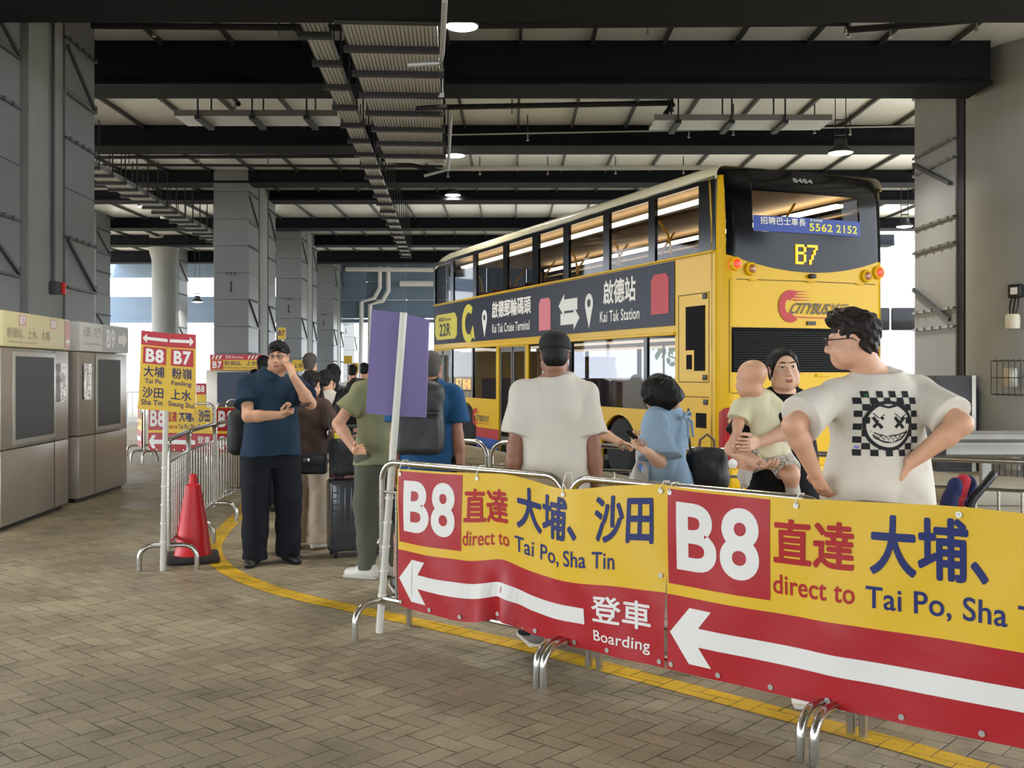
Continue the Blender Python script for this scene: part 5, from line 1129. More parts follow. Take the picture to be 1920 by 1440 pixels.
    if shoes is not None:
        for an, hp, kn, tw in feet:
            RR = eul(tw); q = lambda x, y, z: V3(an[0], an[1], 0) + RR @ V3(x, y, z) * s; S = Sdf(); S.cap(q(0, -.055, .045), q(0, .13, .03), .04 * s, .037 * s, .02); S.cap(q(0, .06, .035), q(0, .155, .028), .043 * s, .036 * s, .02); S.cap(q(0, -.035, .06), q(0, .045, .07), .041 * s, .036 * s, .03); S.cap(q(0, -.03, .06), q(0, -.025, .1), .042 * s, .044 * s, .02, flat=True); S.cut((0, 0, .004), (0, 0, -1))
            sh_ = mesh_obj('shoe', [S.mesh(.006)], shoes, root)
            if shoe_sole: S = Sdf(); S.box(q(0, .05, .012), (.047 * s, .135 * s, .013), .01, RR); mesh_obj('sole', [S.mesh(.005)], shoe_sole, sh_)
    if hairst[0]: hair(root, hc, HR, hs, hairst[0], min(res, .005), hairst[1] or HAIRM)
    if face: face_parts(root, hc, HR, hs)
    return dict(root=root, hc=hc, HR=HR, hs=hs, T=T, R=R, sh=sh, A=A, s=s, loc=loc, wld=wld, Lt=Lt)
WTEE = cloth('white_cotton', 'c9c3b6'); NAVYP = cloth('dark_teal_polo', '1f3346'); DKT = cloth('dark_trousers', '15181f'); BROWN = cloth('brown_cotton', '4b3a33'); BEIGE = cloth('beige_trousers', 'b5a48e'); OLIVE = cloth('sage_green_cotton', '858766'); OLIVEP = cloth('olive_trousers', '55584a')
BLUE = cloth('blue_cotton', '245179'); BLKC = cloth('black_cotton', '0e0f11'); SKY = cloth('pale_blue_cotton', '93aec4', b=.2); CREAMC = cloth('cream_cotton', 'cfc9a8', b=.2); MARC = cloth('maroon_trousers', '4e1f30'); GREYC = cloth('grey_cotton', '5a5d62'); WSHOE = mat('white_leather_shoe', 'd0ccc2', .5); BSHOE = mat('black_leather_shoe', '121212', .4); SOLEW = mat('pale_rubber_sole', 'b8b3a6', .6)
# the man in the printed tee, hands on hips, back to the camera
p8 = person('person in white tee with a checkered face print on the back, hands on hips', 1.64, 4.64, 1.775, 10, (1600, 641, 68, -6, 0, -.02), 'light', 1.2, 1.08, (-.02, .01), dict(
    L=dict(e=(1487, 797, -1), w=(1527, 885, 1), t=(1556, 950, 1), n=(.75, .5, .1), c=(12, 15, 10), th=1.1), R=dict(e=(1803, 795, -1), w=(1700, 872, 1), t=(1672, 935, 1), n=(-.75, .5, .1), c=(12, 15, 10), th=1.0)),
    WTEE, -.2, .8, .088, cloth('grey_shorts', '6c6a66'), (.095, .09, .085), .5, WSHOE, ((-.19, .03, 72), (.16, 0, -20)), ('quiff', HAIRB), belly=.02, res=.0075, topfold=.005, shoe_sole=SOLEW, hs=1.06, vtop=.485, facew=1.08)
glasses(p8['root'], p8['hc'], p8['HR'], p8['hs'])
# printed artwork follows the back of the shirt
from mathutils.bvhtree import BVHTree
def on_shirt(pp, ctr, w, h):
    o = bpy.data.objects[pp['root']['_top']]; dg = bpy.context.evaluated_depsgraph_get(); T_ = BVHTree.FromObject(o, dg); c = pp['loc'](P(ctr[0], ctr[1], pp['root'].location.y))
    def f(u, v, o_=.003):
        if u > .9: a, b = f(.86, v, o_), f(.9, v, o_); return (c[0] + (u - .5) * w, b[1] + (b[1] - a[1]) / .04 * (u - .9), c[2] + (v - .5) * h)
        hit = T_.ray_cast(Vector((c[0] + (u - .5) * w, -1, c[2] + (v - .5) * h)), Vector((0, 1, 0))); y = hit[0].y if hit[0] else 0
        return (c[0] + (u - .5) * w, y - o_, c[2] + (v - .5) * h)
    return f, o
pf, po = on_shirt(p8, (1629, 791), .272, .28)
INK = mat('print_black', '0d0f12', .8); INKG = mat('print_green', '1e5a34', .8); INKV = mat('print_violet', '7a72b5', .8)
def tiles(mb, u0, v0, u1, v1, m, o_=.003, n=3):
    mb.m(m); mb.grid(n, n, lambda i, j: pf(u0 + i * (u1 - u0), v0 + j * (v1 - v0), o_), smooth=False)
def stroke(mb, pts, w, m, o_=.0042, sub=4):
    L = []; mb.m(m)
    for a, b in zip(pts, pts[1:]):
        for k in range(sub): L.append((a[0] + (b[0] - a[0]) * k / sub, a[1] + (b[1] - a[1]) * k / sub))
    L.append(pts[-1]); prev = None
    for k, p in enumerate(L):
        a, b = L[max(k - 1, 0)], L[min(k + 1, len(L) - 1)]; dx, dy = b[0] - a[0], b[1] - a[1]; q = math.hypot(dx, dy) or 1; nx, ny = -dy / q * w / 2, dx / q * w / 2
        cur = (mb.bm.verts.new(pf(p[0] + nx, p[1] + ny, o_)), mb.bm.verts.new(pf(p[0] - nx, p[1] - ny, o_)))
        if prev: f = mb.bm.faces.new((prev[0], cur[0], cur[1], prev[1])); f.material_index = mb.mi
        prev = cur
mb = MB(); nx_, ny_ = 9, 10
for i in range(nx_):
    for j in range(ny_):
        ring = min(i, nx_ - 1 - i, j, ny_ - 1 - j)
        if ring < 2 and (i + j) % 2 == (0 if True else 1) and not (ring == 1 and 2 <= i <= 6 and 2 <= j <= 7): tiles(mb, i / nx_, j / ny_, (i + 1) / nx_, (j + 1) / ny_, INK)
cx_, cy_ = .5, .47
blob = [(cx_ + .36 * math.cos(a) * (1 + .02 * math.sin(3 * a)), cy_ + .36 * math.sin(a)) for a in [6.2832 * k / 40 for k in range(41)]]
mb.m(WTEE)
cvs = mb.bm.verts.new(pf(cx_, cy_, .0038)); ring = [mb.bm.verts.new(pf(*p, .0038)) for p in blob[:-1]]; mid = [mb.bm.verts.new(pf(cx_ + (p[0] - cx_) * .5, cy_ + (p[1] - cy_) * .5, .0038)) for p in blob[:-1]]
for k in range(40):
    for f in ((ring[k], ring[(k + 1) % 40], mid[(k + 1) % 40], mid[k]), (mid[k], mid[(k + 1) % 40], cvs)): q = mb.bm.faces.new(f); q.material_index = mb.mi
stroke(mb, blob, .055, INK, sub=1); stroke(mb, [(.22, .72), (.3, .88), (.38, .78), (.5, .75), (.62, .78), (.7, .88), (.78, .7)], .035, INK)
for x in (.34, .67): stroke(mb, [(x - .08, .6), (x + .07, .43)], .05, INK); stroke(mb, [(x + .08, .6), (x - .06, .44)], .05, INK); stroke(mb, [(x - .08, .66), (x + .02, .58), (x + .1, .64)], .014, INK)
stroke(mb, [(.24, .38), (.3, .28), (.42, .22), (.56, .21), (.7, .26), (.8, .38)], .025, INK); stroke(mb, [(.24, .38), (.36, .33), (.5, .31), (.66, .33), (.8, .38)], .02, INK)
for k in range(6): x = .31 + k * .075; stroke(mb, [(x, .32), (x + .037, .24 if 0 < k < 5 else .27), (x + .075, .32)], .012, INK, sub=2)
for u, v, m in ((.18, .95, INKG), (.05, .15, INKV), (.88, .05, INKG)): stroke(mb, [(u - .025, v), (u, v - .03), (u + .025, v)], .03, m, .0045, 2)
mb.build('shirt_print', None, po, normals=False)
# white tee and black cap, seen from behind
p5 = person('person in plain white tee and black cap seen from behind', .238, 5.75, 1.745, 0, (1040, 664, 0, -2, 0), 'deep', 1.04, 1.0, (0, -.0), dict(L=dict(e=(963, 850, -1), w=(958, 935, 1), t=(960, 1000, 1), n=(1, .2, 0)), R=dict(e=(1113, 850, -1), w=(1122, 935, 1), t=(1118, 1000, 1), n=(-1, .2, 0))),
    WTEE, -.2, .74, .083, DKT, (.09, .08, .075), .06, mat('grey_shoe', '5d5a55', .6), ((-.12, 0, 15), (.12, .03, -15)), ('buzz', HAIRM), res=.0075, topfold=.006, hs=1.04, shoe_sole=SOLEW)
CAPM = mat('black_cap_cloth', '0c0d10', .8, bump=.1, bscale=60); q5 = lambda x, y, z: V3(p5['hc']) + p5['HR'] @ (V3(x, y, z) * p5['hs'])
S = Sdf(); S.ell(q5(0, -.012, .05), (.089, .107, .083), p5['HR']); S.cut(q5(0, 0, .018), p5['HR'] @ V3(0, -.12, -1)); S.cap(q5(-.05, .1, .035), q5(.05, .1, .035), .014, .014, .01); S.box(q5(0, .13, .033), (.07, .05, .008), .007, p5['HR'] @ eul(0, -8)); cap_ = mesh_obj('cap', [S.mesh(.005)], CAPM, p5['root'])
MB().lathe([(.002, 0), (.009, .0), (.007, .006), (.002, .007)], 12, q5(0, -.012, .135)).build('button', CAPM, cap_)
m = MB().m(GLM); m.tube([q5(.078, .05, .015), q5(.084, -.01, .014), q5(.08, -.03, .002)], .003, 6); m.tube([q5(-.078, .05, .015), q5(-.084, -.01, .014), q5(-.08, -.03, .002)], .003, 6); m.tube([q5(-.078, .05, .015), q5(-.05, .11, .012), q5(.05, .11, .012), q5(.078, .05, .015)], .003, 6); m.build('glasses', None, p5['root'])
# woman in the pale blue blouse, looking down at her phone
def blouse(S, T, sh, A, s):
    for k, sg in (('L', -1), ('R', 1)):
        el = A[k][0]; d = nrm(el - sh[k]); S.ell(sh[k] + d * .07, (.078, .085, .085), None, .04); S.cap(sh[k] + d * .1, sh[k] + d * .17, .085, .1, .02, flat=True); S.cap(sh[k] + d * .15, sh[k] + d * .22, .09, .118, .006, flat=True)
p6 = person('person in pale blue puff-sleeved blouse looking down at a phone', .94, 6.2, 1.56, 62, (1238, 742, 72, -42, -4, -.05), 'fair', .98, .95, (-.01, .05), dict(L=dict(e=(1237, 866, -1), w=(1212, 846, -1), t=(1192, 836, 1), n=(-.2, .7, .6), c=(35, 45, 30), th=.5), R=dict(e=(1215, 862, 1), w=(1199, 832, 1), t=(1186, 815, 1), n=(0, -.7, .6), c=(30, 40, 25))),
    SKY, -.07, .5, .11, cloth('cream_trousers', 'bdb6a4'), (.1, .085, .08), .06, WSHOE, ((-.1, 0, 0), (.1, 0, 0)), ('bob', HAIRM), res=.0075, topfold=.007, torso_extra=blouse, face=True, vtop=.465)
glasses(p6['root'], p6['hc'], p6['HR'], p6['hs'])
T6 = p6['T']; m = MB().m(SKY)
for dx in (-.015, .03): m.tube([Vector(T6(.42, dx, -.135)), Vector(T6(.38, dx * 1.6, -.16)), Vector(T6(.28, dx * 2, -.155))], [.006, .01, .007], 6)
for sg in (-1, 1): m.tube([Vector(T6(.42, .005, -.135)), Vector(T6(.45, .005 + sg * .05, -.15)), Vector(T6(.42, .005 + sg * .07, -.15)), Vector(T6(.41, .005, -.137))], .008, 6)
m.build('tie_bow', None, p6['root'])
def held_box(name, label, cat, c, d, up, size, m, bev=.006):
    d, up = Vector(d).normalized(), Vector(up); x = d.cross(up).normalized(); z = x.cross(d); o = thing(name, label, cat, c); M = Matrix((x, d, z)).transposed().to_4x4(); b = MB().m(m); b.box((0, 0, 0), size, bev=bev); bmesh.ops.transform(b.bm, matrix=M, verts=b.bm.verts[:]); b.build('case', None, o); b = MB().m(mat('phone_screen', '0a0b0d', .1)); b.box((0, 0, size[2] * .5), (size[0] * .92, size[1] * .94, .002)); bmesh.ops.transform(b.bm, matrix=M, verts=b.bm.verts[:]); b.build('screen', None, o); return o
wl = p6['wld'](p6['A']['L'][1]); held_box('phone', 'dark phone in the hands of the woman in pale blue blouse', 'phone', P(1193, 823, 6.2), (-.6, .3, .5), (.3, -.2, 1), (.075, .15, .009), BLACK)
# mother in black, facing the camera
p7 = person('person in black tee facing the camera with a baby on the arm', 1.526, 5.85, 1.66, 186, (1469, 695, 182, 3, 3, -.03), 'fair', 1.06, 1.0, (0, -.0), dict(L=dict(e=(1494, 803, -1), w=(1420, 830, -1), t=(1386, 838, -1), n=(-.2, .9, .1), c=(25, 30, 20), th=.5), R=dict(e=(1373, 842, -1), w=(1428, 872, -1), t=(1462, 880, -1), n=(0, .3, 1), c=(20, 25, 15), th=1.0)),
    BLKC, -.12, .7, .085, BLKC, (.105, .085, .075), .06, BSHOE, ((-.1, 0, 0), (.1, 0, 0)), ('tied', HAIRM), face=True, res=.0075, facew=1.08, hs=1.0, vtop=.47)
# baby on her arm, turned away
def baby():
    global SKIN_CUR
    X, Y = P(1424, 800, 5.74).x, 5.74; root = thing('person', 'baby in pale yellow top and patterned shorts carried by the woman in black', 'person', (X, Y, 0), math.radians(20)); c_, s_ = math.cos(math.radians(20)), math.sin(math.radians(20))
    def L(px, py, dy=0): p = P(px, py, Y + dy); dx, d2 = p.x - X, p.y - Y; return V3(c_ * dx + s_ * d2, -s_ * dx + c_ * d2, p.z)
    SKIN_CUR = SKIN['light']; hc = L(1408, 714); R = eul(38 - 20, -12, 6); B = Sdf(); hs = .86; nk, hp = L(1424, 752, .02), L(1446, 846, .03)
    q = lambda x, y, z: hc + R @ (V3(x, y, z) * hs); HSd = Sdf(); head_sdf(HSd, hc, R, hs, 1.1, .9); HSd.ell(q(0, -.02, .045), V3(.083, .1, .085) * hs, R, .02); HSd.cap(q(0, -.02, -.06), nk, .042, .045, .03)
    B.cap(nk, hp, .06, .085, .03); hands = []
    for a, e, w, t, n, sd in ((L(1392, 765), L(1384, 795, -.04), L(1380, 828, -.06), L(1374, 842, -.08), (1, 0, 0), -1), (L(1458, 765, .03), L(1470, 795, .1), L(1460, 810, .16), L(1456, 820, .18), (-1, 0, 0), 1)):
        B.cap(nk, a, .04, .036, .03); B.cap(a, e, .034, .03, .02); B.cap(e, w, .031, .021, .015); hS = Sdf(); hS.cap(w - nrm(w - e) * .02, w, .023, .021, .01); hand(hS, w, t - w, n, sd, (40, 40, 30), sc=.52); hands.append(hS)
    lg = []
    for a, k, an in ((L(1460, 860, .02), L(1482, 890, -.1), L(1487, 922, -.06)), (L(1420, 855, .04), L(1402, 866, -.04), L(1396, 892, -.05))):
        B.cap(a, k, .06, .05, .03); B.cap(k, an, .046, .034, .02); lg.append((a, k, an))
    mesh_obj('body', [B.mesh(.006), HSd.mesh(.0045)] + [h.mesh(.003) for h in hands], SKIN_CUR, root)
    S = Sdf(); S.cap(nk, hp + V3(0, 0, -.01), .072, .118, .03, flat=True); S.cap(nk + V3(-.03, 0, 0), L(1392, 768), .056, .052, .03); S.cap(L(1392, 768), L(1385, 786, -.02), .05, .06, .02, flat=True); S.cap(nk + V3(.03, 0, 0), L(1458, 768, .03), .056, .05, .03); S.cap(L(1458, 768, .03), L(1467, 788, .06), .048, .056, .02, flat=True); mesh_obj('shirt', [S.mesh(.006, folds(.004, 5, 22, 15))], CREAMC, root)
    S = Sdf(); S.cap(hp + V3(0, 0, .05), hp + V3(0, 0, -.02), .1, .095, .03)
    for a, k, an in lg: S.cap(a, a + (k - a) * .8, .075, .07, .03, flat=True)
    pm = mat('patterned_baby_cotton', 'c9c4b6', .85); nt = pm.node_tree; w = nt.nodes.new('ShaderNodeTexVoronoi'); w.feature = 'DISTANCE_TO_EDGE'; w.inputs['Scale'].default_value = 26; tc = nt.nodes.new('ShaderNodeTexCoord'); nt.links.new(tc.outputs['Object'], w.inputs[0]); cr = nt.nodes.new('ShaderNodeValToRGB'); cr.color_ramp.elements[0].position = .012; cr.color_ramp.elements[0].color = lin('5a564f'); cr.color_ramp.elements[1].position = .04; cr.color_ramp.elements[1].color = lin('c9c4b6'); nt.links.new(w.outputs[0], cr.inputs[0]); nt.links.new(cr.outputs[0], nt.nodes['Principled BSDF'].inputs[0])
    mesh_obj('shorts', [S.mesh(.006, folds(.003, 6, 20, 20))], pm, root)
    for a, k, an in lg:
        d = nrm(an - k); S = Sdf(); S.cap(k + (an - k) * .62, an, .039, .036, .01); S.cap(an, an + V3(-.03, -.05, -.035), .034, .026, .02); mesh_obj('sock', [S.mesh(.005)], mat('grey_white_sock', 'b9b5ac', .9), root)
baby()
# the man in the dark polo, facing the camera
p1 = person('person in dark polo shirt facing the camera, hand at cheek and phone in the other', -1.9, 8.19, 1.775, 206, (523, 671, 178, -2, 2, -.06), 'light', 1.12, 1.02, (0, .0), dict(R=dict(e=(465, 781, -1), w=(529, 778, -1), t=(560, 765, -1), n=(.2, .2, 1), c=(45, 45, 25), th=.4), L=dict(e=(582, 757, -1), w=(550, 706, -1), t=(537, 668, 1), n=(-.8, .6, 0), c=(12, 14, 8), th=.3)),
    NAVYP, -.1, .62, .09, DKT, (.11, .09, .08), .05, BSHOE, ((-.14, .0, 12), (.13, .02, -28)), ('short', HAIRM), face=True, res=.0075, collar=True, belly=.02, hs=1.0, facew=1.08)
glasses(p1['root'], p1['hc'], p1['HR'], p1['hs'])
held_box('phone', 'dark phone held flat by the man in dark polo', 'phone', P(563, 760, 7.88), (1, -.15, .12), (0, -.3, 1), (.078, .155, .01), BLACK)
# the rest of the queue
p2 = person('person in brown tee and wide beige trousers seen from behind', -1.735, 8.86, 1.53, -8, (583, 722, -12, -10, 0), 'light', .98, .95, (.0, .0), dict(R=dict(e=(633, 812, -1), w=(612, 822, 1), t=(600, 815, 1), n=(0, -1, 0)), L=dict(e=(530, 812, -1), w=(545, 830, 1), t=(560, 825, 1), n=(0, 1, 0))), BROWN, -.12, .7, .085, BEIGE, (.105, .095, .098), .05, WSHOE, ((-.11, 0, 20), (.1, -.02, -35)), ('short', HAIRM), res=.009, shoe_sole=mat('brown_sole', '6a4a36', .7))
p3 = person('person in sage green tee and olive trousers, hand on hip, beside the purple placard', -.96, 7.62, 1.73, 40, (722, 672, 40, -5, 0), 'light', 1.02, 1.0, (.0, .02), dict(L=dict(e=(634, 795, -1), w=(667, 846, -1), t=(696, 838, -1), n=(-.1, -1, -.2), c=(15, 15, 10), th=.8), R=dict(e=(760, 830, 1), w=(765, 880, 1), t=(765, 925, 1), n=(-1, 0, 0))), OLIVE, -.1, .6, .09, OLIVEP, (.11, .085, .062), .07, WSHOE, ((-.1, .02, 30), (.12, -.05, 20)), ('short', HAIRM), res=.0085, shoe_sole=SOLEW, legfold=.004)
p4 = person('person in blue tee and black shorts with a black backpack, seen from behind', -.58, 7.13, 1.71, 4, (808, 690, 0, -4, 0), 'tan', 1.05, 1.02, (.0, .0), dict(R=dict(e=(861, 850, -1), w=(868, 920, 1), t=(866, 970, 1), n=(-1, 0, 0)), L=dict(e=(738, 850, -1), w=(738, 925, 1), t=(742, 975, 1), n=(1, 0, 0))), BLUE, -.1, .68, .09, BLKC, (.11, .105, .1), .46, BSHOE, ((-.2, .02, 10), (.14, 0, -10)), ('buzz', HAIRG), res=.0085, shoe_sole=SOLEW)
p9 = person('person in black hidden behind the man in white tee and cap, hand on rail', .28, 7.0, 1.4, -20, (1045, 712, -30, -10, 0), 'light', .95, .95, (0, 0), dict(R=dict(e=(1128, 812, -1), w=(1163, 829, -1), t=(1190, 838, 1), n=(0, 0, -1), c=(10, 25, 20), th=.4)), BLKC, -.1, .7, .08, DKT, (.1, .08, .075), .06, BSHOE, hairst=('short', None), res=.009)
p10 = person('person in black top and maroon trousers with long dark hair, leaning beside the luggage', -1.50, 9.5, 1.6, -28, (668, 735, -35, -28, 8), 'light', 1.0, .95, (.05, .1), dict(R=dict(e=(671, 816, -1), w=(660, 845, 1), t=(655, 870, 1), n=(-1, 0, 0)), L=dict(e=(625, 800, 1), w=(640, 830, 1), t=(645, 850, 1), n=(1, 0, 0))), BLKC, -.08, .6, .085, MARC, (.105, .1, .1), .05, BSHOE, ((-.1, .05, 0), (.08, .0, 0)), ('long', HAIRM), res=.01)
for lb, px, py, Y, Hh, hd, st, mm, tp_ in (('person with dark hair and white top just behind the person in brown tee', 612, 716, 10.3, 1.55, -30, 'tied', None, WTEE), ('person with cropped greying hair in the queue above the person in brown tee', 581, 684, 11.6, 1.68, 0, 'short', HAIRG, GREYC), ('person with black hair in the queue behind the dark-haired person in white', 625, 702, 12.2, 1.6, -20, 'long', None, GREYC),
        ('person with dark hair half hidden left of the head of the man in dark polo', 495, 688, 11.2, 1.6, 10, 'short', None, BLKC), ('person whose dark hair shows over the shoulder of the man in dark polo', 478, 710, 13.9, 1.52, 0, 'short', None, NAVYP), ('distant person with short dark hair left of the purple placard', 661, 698, 16.5, 1.6, 0, 'short', None, WTEE), ('distant person with dark hair at the left edge of the purple placard', 683, 695, 16.8, 1.64, 0, 'short', None, BLKC)):
    person(lb, P(px, py, Y).x, Y, Hh, hd, (px, py, hd, -5, 0), 'light', 1, 1, (0, 0), None, tp_, -.1, .65, .085, DKT, (.1, .08, .075), .06, BSHOE, hairst=(st, mm), res=.013, group='people far back in the queue')
# two passengers seated in the lower deck, coloured black all over as backlit silhouettes
for lb, y, h in (('passenger with long hair seated in the lower deck of the yellow bus', 3.25, 1.34), ('passenger with short hair seated in the lower deck of the yellow bus', 2.45, 1.28)):
    w = Vector((BR.x, BR.y, 0)) + BE * .52 + BD * y; hc_ = (w.x, w.y, h); px = CX + F * hc_[0] / hc_[1]; py = HY + F * (H - hc_[2]) / hc_[1]; R_ = thing('person', lb, 'person', (w.x, w.y, 0), BT)
    B = Sdf(); c = V3(0, 0, h); head_sdf(B, c, np.eye(3), .95); B.loft([(.42, 0, 0, .17, .13), (.7, 0, 0, .16, .12), (.98, 0, -.02, .18, .12), (1.07, 0, -.02, .12, .08), (1.14, 0, -.02, .06, .055)], (0, -.04, h - 1.28), None, .03); B.cap((0, -.03, h - .17), (0, -.02, h - .05), .055, .055, .03)
    for s in (-1, 1): B.cap((s * .18, -.04, h - .24), (s * .24, .02, h - .5), .055, .045, .03); B.cap((s * .24, .02, h - .5), (s * .1, .2, h - .56), .042, .03, .02); B.cap((s * .1, -.02, h - .78), (s * .11, .36, h - .74), .085, .06, .03); B.cap((s * .11, .36, h - .74), (s * .11, .34, h - 1.12), .058, .045, .02)
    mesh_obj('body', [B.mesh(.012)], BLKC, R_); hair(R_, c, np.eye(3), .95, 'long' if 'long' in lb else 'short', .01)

# ------------------------------------------------------------------ bags and luggage
NYL = mat('black_nylon', '17181a', .6, bump=.15, bscale=60); NYLG = mat('charcoal_nylon', '2b2d2f', .5, bump=.15, bscale=60); HARD = mat('dark_grey_hardshell', '36383c', .25, coat=.4); MARH = mat('maroon_shell', '5a1a36', .4)
def backpack(label, X, Y, z, rz, w, h, d, m, straps=True):
    t = thing('backpack', label, 'bag', (X, Y, z), rz); S = Sdf(); S.box((0, 0, h / 2), (w / 2, d / 2, h / 2), .06); S.ell((0, -d * .1, h * .8), (w * .48, d * .5, h * .25), None, .05); S.box((0, -d * .5, h * .3), (w * .42, .045, h * .26), .03, None, .015); mesh_obj('pack_body', [S.mesh(.008, folds(.003, 3))], m, t)
    q = MB().m(NYLG)
    for zz in (h * .6, h * .9): q.tube([(-w * .46, -d * .2, zz), (-w * .4, -d * .53 if zz < h * .7 else -d * .45, zz + .01), (w * .4, -d * .53 if zz < h * .7 else -d * .45, zz + .01), (w * .46, -d * .2, zz)], .006, 6)
    q.build('zip', None, t); MB().tube([(-.05, .0, h), (-.04, 0, h + .04), (.04, 0, h + .04), (.05, 0, h)], .01, 8).build('top_handle', NYL, t)
    if straps:
        for s in (-1, 1): MB().m(NYLG).grid(14, 1, lambda i, j, s=s: ((s * (.09 + .03 * i + .02 * math.sin(i * 3)) + (j - .5) * .055), d * .4 + .06 * math.sin(i * 3.14) * 0 + .20 * min(1, i * 2.2) if i < .45 else d * .4 + .2 + .06 * math.sin((i - .45) / .55 * 3.14) - 0 * i, h * .93 + (.11 * math.sin(min(1, i / .45) * 3.14 / 2) if i < .45 else .11 - (i - .45) / .55 * .42))).build('shoulder_strap', None, t)
    return t
backpack('black backpack on the back of the man in blue tee', -.62, 6.9, .955, math.radians(4), .33, .47, .17, NYLG)
backpack('black bag behind the hip of the man in dark polo', P(459, 800, 8.42).x, 8.42, .83, math.radians(205), .26, .36, .14, NYL, False)
t = thing('handbag', 'black rounded handbag hanging behind the woman in pale blue blouse', 'bag', (P(1323, 880, 6.35).x, 6.3, .78), .2); S = Sdf(); S.box((0, 0, .13), (.12, .07, .13), .05); S.ell((0, -.02, .08), (.115, .085, .09), None, .03); mesh_obj('bag_body', [S.mesh(.006, folds(.003, 4))], NYL, t); MB().tube([(-.05, 0, .25), (-.045, 0, .31), (.0, 0, .345), (.045, 0, .31), (.05, 0, .25)], .009, 8).build('handle', mat('tan_leather', '7d5f48', .5), t); MB().tube([(-.1, 0, .2), (-.11, .02, .34), (-.12, .0, .5)], .007, 6).build('strap', NYL, t)
PLAS = mat('thin_white_plastic', 'c9c7c2', .25, bump=.6, bscale=18)
t = thing('plastic_bag', 'thin white plastic carrier bag held by the woman in pale blue blouse', 'bag', (P(1200, 860, 6.1).x, 6.08, .62)); S = Sdf(); S.loft([(0, 0, 0, .09, .05), (.08, 0, 0, .13, .075), (.17, 0, 0, .11, .06), (.24, 0, 0, .06, .03), (.3, 0, 0, .03, .02)], (0, 0, 0), None, .01); S.cap((-.03, 0, .25), (-.015, 0, .42), .018, .01, .02); S.cap((.03, 0, .25), (.015, 0, .42), .018, .01, .02); mesh_obj('bag_body', [S.mesh(.006, folds(.006, 9, 50, 20))], PLAS, t)
t = thing('crossbody_bag', 'small black crossbody bag on the hip of the person in brown tee', 'bag', (P(583, 868, 8.6).x, 8.64, .66), 0); S = Sdf(); S.box((0, 0, .08), (.125, .05, .085), .025); mesh_obj('bag_body', [S.mesh(.006)], NYL, t); MB().m(NYLG).box((0, -.052, .11), (.24, .012, .1), (.1, 0, .0), bev=.01).build('flap', None, t); MB().box((-.03, -.062, .115), (.05, .006, .035), bev=.004).build('clasp', mat('bright_metal', 'd0cec8', .25, .9), t); MB().tube([(.12, 0, .14), (.14, .06, .4), (.05, .2, .68)], .008, 6).build('strap', NYL, t)
def suitcase(label, X, Y, rz, w, h, d, m, ribs=True, handle=.35, z0=.05):
    t = thing('suitcase', label, 'suitcase', (X, Y, 0), rz); MB().box((0, 0, z0 + h / 2), (w, d, h), bev=.04, seg=3).build('shell', m, t)
    if ribs:
        q = MB()
        for k in range(7): q.box((-w * .36 + k * w * .12, -d / 2, z0 + h * .5), (.012, .012, h * .8), bev=.004)
        for k in range(9): q.box((-w * .42, -d / 2 - .002, z0 + h * (.15 + k * .085)), (.05, .008, .008))
        q.build('rib', m, t)
    MB().box((0, 0, z0 + h * .5), (w * 1.004, .008, h * 1.003)).build('zip', BLACK, t)
    for x in (-.4, .4):
        for y in (-.35, .35): a = MB().lathe([(.008, -.013), (.024, -.012), (.026, 0), (.024, .012), (.008, .013)], 14, (x * w, y * d, .026), 'X'); a.m(BLACK).box((x * w, y * d, .055), (.035, .035, .02)); a.build('caster_wheel', BLACK, t)
    if handle:
        q = MB()
        for x in (-.09, .09): q.tube([(x, d * .35, z0 + h), (x, d * .35, z0 + h + handle)], .008, 8)
        q.box((0, d * .35, z0 + h + handle), (.22, .03, .03), bev=.01); q.build('telescopic_handle', NYLG, t)
    return t
sc_ = G(665, 1033); suitcase('dark grey hard-shell suitcase standing behind the green-clad man', -1.30, 8.55, .35, .42, .58, .27, HARD, handle=.42)
t = thing('travel_bag', 'black soft cabin bag standing on the dark grey suitcase', 'bag', (-1.32, 8.53, .66), .35); S = Sdf(); S.box((0, 0, .15), (.17, .11, .15), .04); S.box((.03, -.11, .14), (.06, .02, .11), .01); mesh_obj('bag_body', [S.mesh(.007, folds(.003, 8))], NYL, t); MB().tube([(-.08, 0, .29), (-.07, 0, .34), (.07, 0, .34), (.08, 0, .29)], .01, 8).build('handle', NYL, t)
t = thing('snack_packet', 'small yellow packet on top of the black cabin bag', 'packet', (-1.40, 8.47, .935), .3); S = Sdf(); S.box((0, 0, .035), (.045, .03, .035), .015); mesh_obj('wrapper', [S.mesh(.005, folds(.003, 2, 60, 40))], mat('yellow_wrapper', 'dccb2a', .4), t)
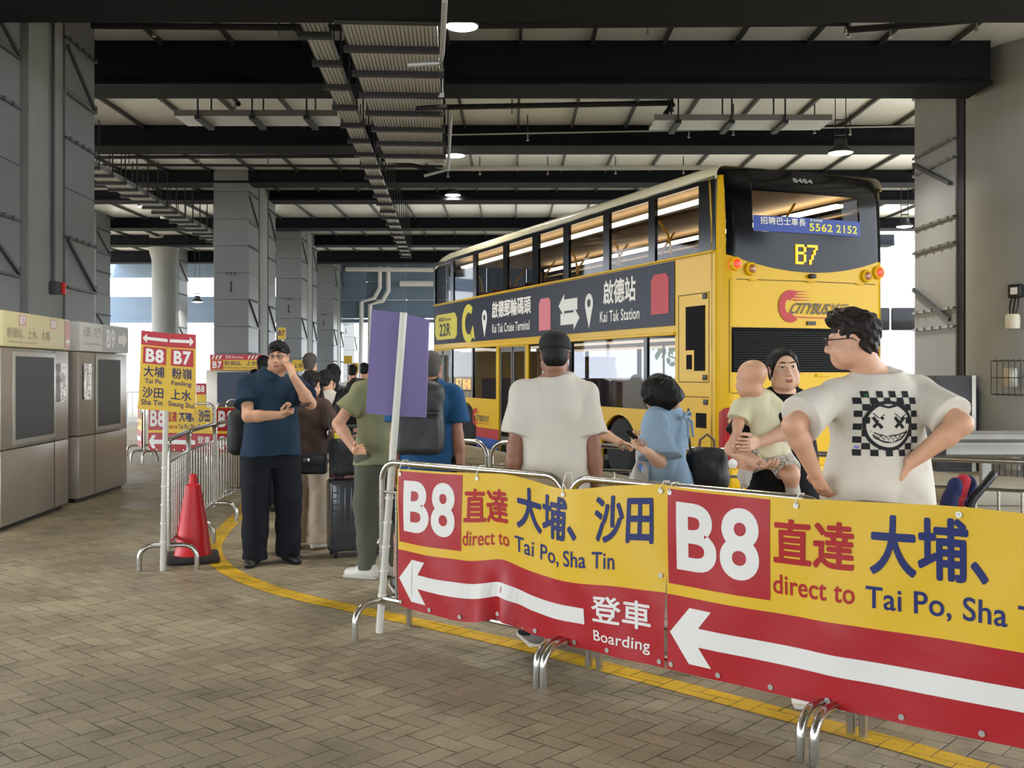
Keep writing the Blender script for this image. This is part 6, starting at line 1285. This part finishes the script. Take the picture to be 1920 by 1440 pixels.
t = thing('patterned_bag', 'pink patterned cloth bag beside the hip of the green-clad man', 'bag', (P(668, 862, 8.9).x, 8.95, .6), .2); pk = mat('pink_patterned_cloth', 'c98a86', .8); nt = pk.node_tree; w = nt.nodes.new('ShaderNodeTexVoronoi'); w.inputs['Scale'].default_value = 24; tc = nt.nodes.new('ShaderNodeTexCoord'); nt.links.new(tc.outputs['Object'], w.inputs[0]); cr = nt.nodes.new('ShaderNodeValToRGB'); cr.color_ramp.elements[0].position = .25; cr.color_ramp.elements[0].color = lin('8a2f2c'); cr.color_ramp.elements[1].position = .35; cr.color_ramp.elements[1].color = lin('d5a79e'); nt.links.new(w.outputs[0], cr.inputs[0]); nt.links.new(cr.outputs[0], nt.nodes['Principled BSDF'].inputs[0])
S = Sdf(); S.loft([(0, 0, 0, .09, .05), (.12, 0, 0, .12, .07), (.24, 0, 0, .08, .05), (.42, 0, 0, .03, .02)], (0, 0, 0), None, .01); mesh_obj('bag_body', [S.mesh(.007, folds(.006, 12, 40, 20))], pk, t); MB().b2((-.06, -.05, -.6), (.06, .05, .0)).build('stand', NYL, t)
# pushchair behind the second banner
sx, sy = P(1768, 905, 5.05).x, 5.05
t = thing('pushchair', 'folded pushchair with red, yellow and navy cover behind the second banner', 'pushchair', (sx, sy, 0), .1); C1 = [cloth('pushchair_' + n, c, .7, .25) for n, c in (('red', 'b8323c'), ('navy', '242a52'), ('orange', 'd58a2a'), ('pink', 'c86a7a'))]
for k, (x, z, ln, r, m) in enumerate(((-.1, .80, .3, .035, 1), (-.06, .80, .34, .03, 0), (-.02, .79, .33, .035, 1), (.02, .80, .27, .03, 2), (-.16, .8, .12, .04, 2), (.06, .78, .2, .04, 1), (-.2, .79, .06, .035, 3))):
    S = Sdf(); S.cap((x, k * .02 - .06, z - .27), (x + ln * .42, k * .02 - .06, z + .03 + ln * .42), r * 1.3, r, .02); mesh_obj('folded_cover', [S.mesh(.006, folds(.004, k, 40, 30))], C1[m], t)
MB().tube([(.05, -.1, .3), (.02, -.1, .74), (.1, -.1, .9), (.19, -.1, 1.0), (.21, -.08, 1.01)], .02, 10).build('handlebar', BLACK, t); MB().tube([(-.1, .1, .3), (.0, .1, .8)], .012, 8).build('frame_tube', GALV, t)
for x in (-.22, .22):
    for y in (-.16, .16): MB().lathe([(.02, -.02), (.075, -.02), (.08, 0), (.075, .02), (.02, .02)], 20, (x, y, .08), 'X').build('wheel', RUBBER, t); 
q = MB()
for x in (-.2, .2): q.tube([(x, -.16, .08), (x * .6, 0, .35), (x, .16, .08)], .012, 8); q.tube([(x * .6, 0, .35), (x * .3, -.05, .62)], .012, 8)
q.tube([(-.12, 0, .35), (.12, 0, .35)], .012, 8); q.build('undercarriage', GALV, t)
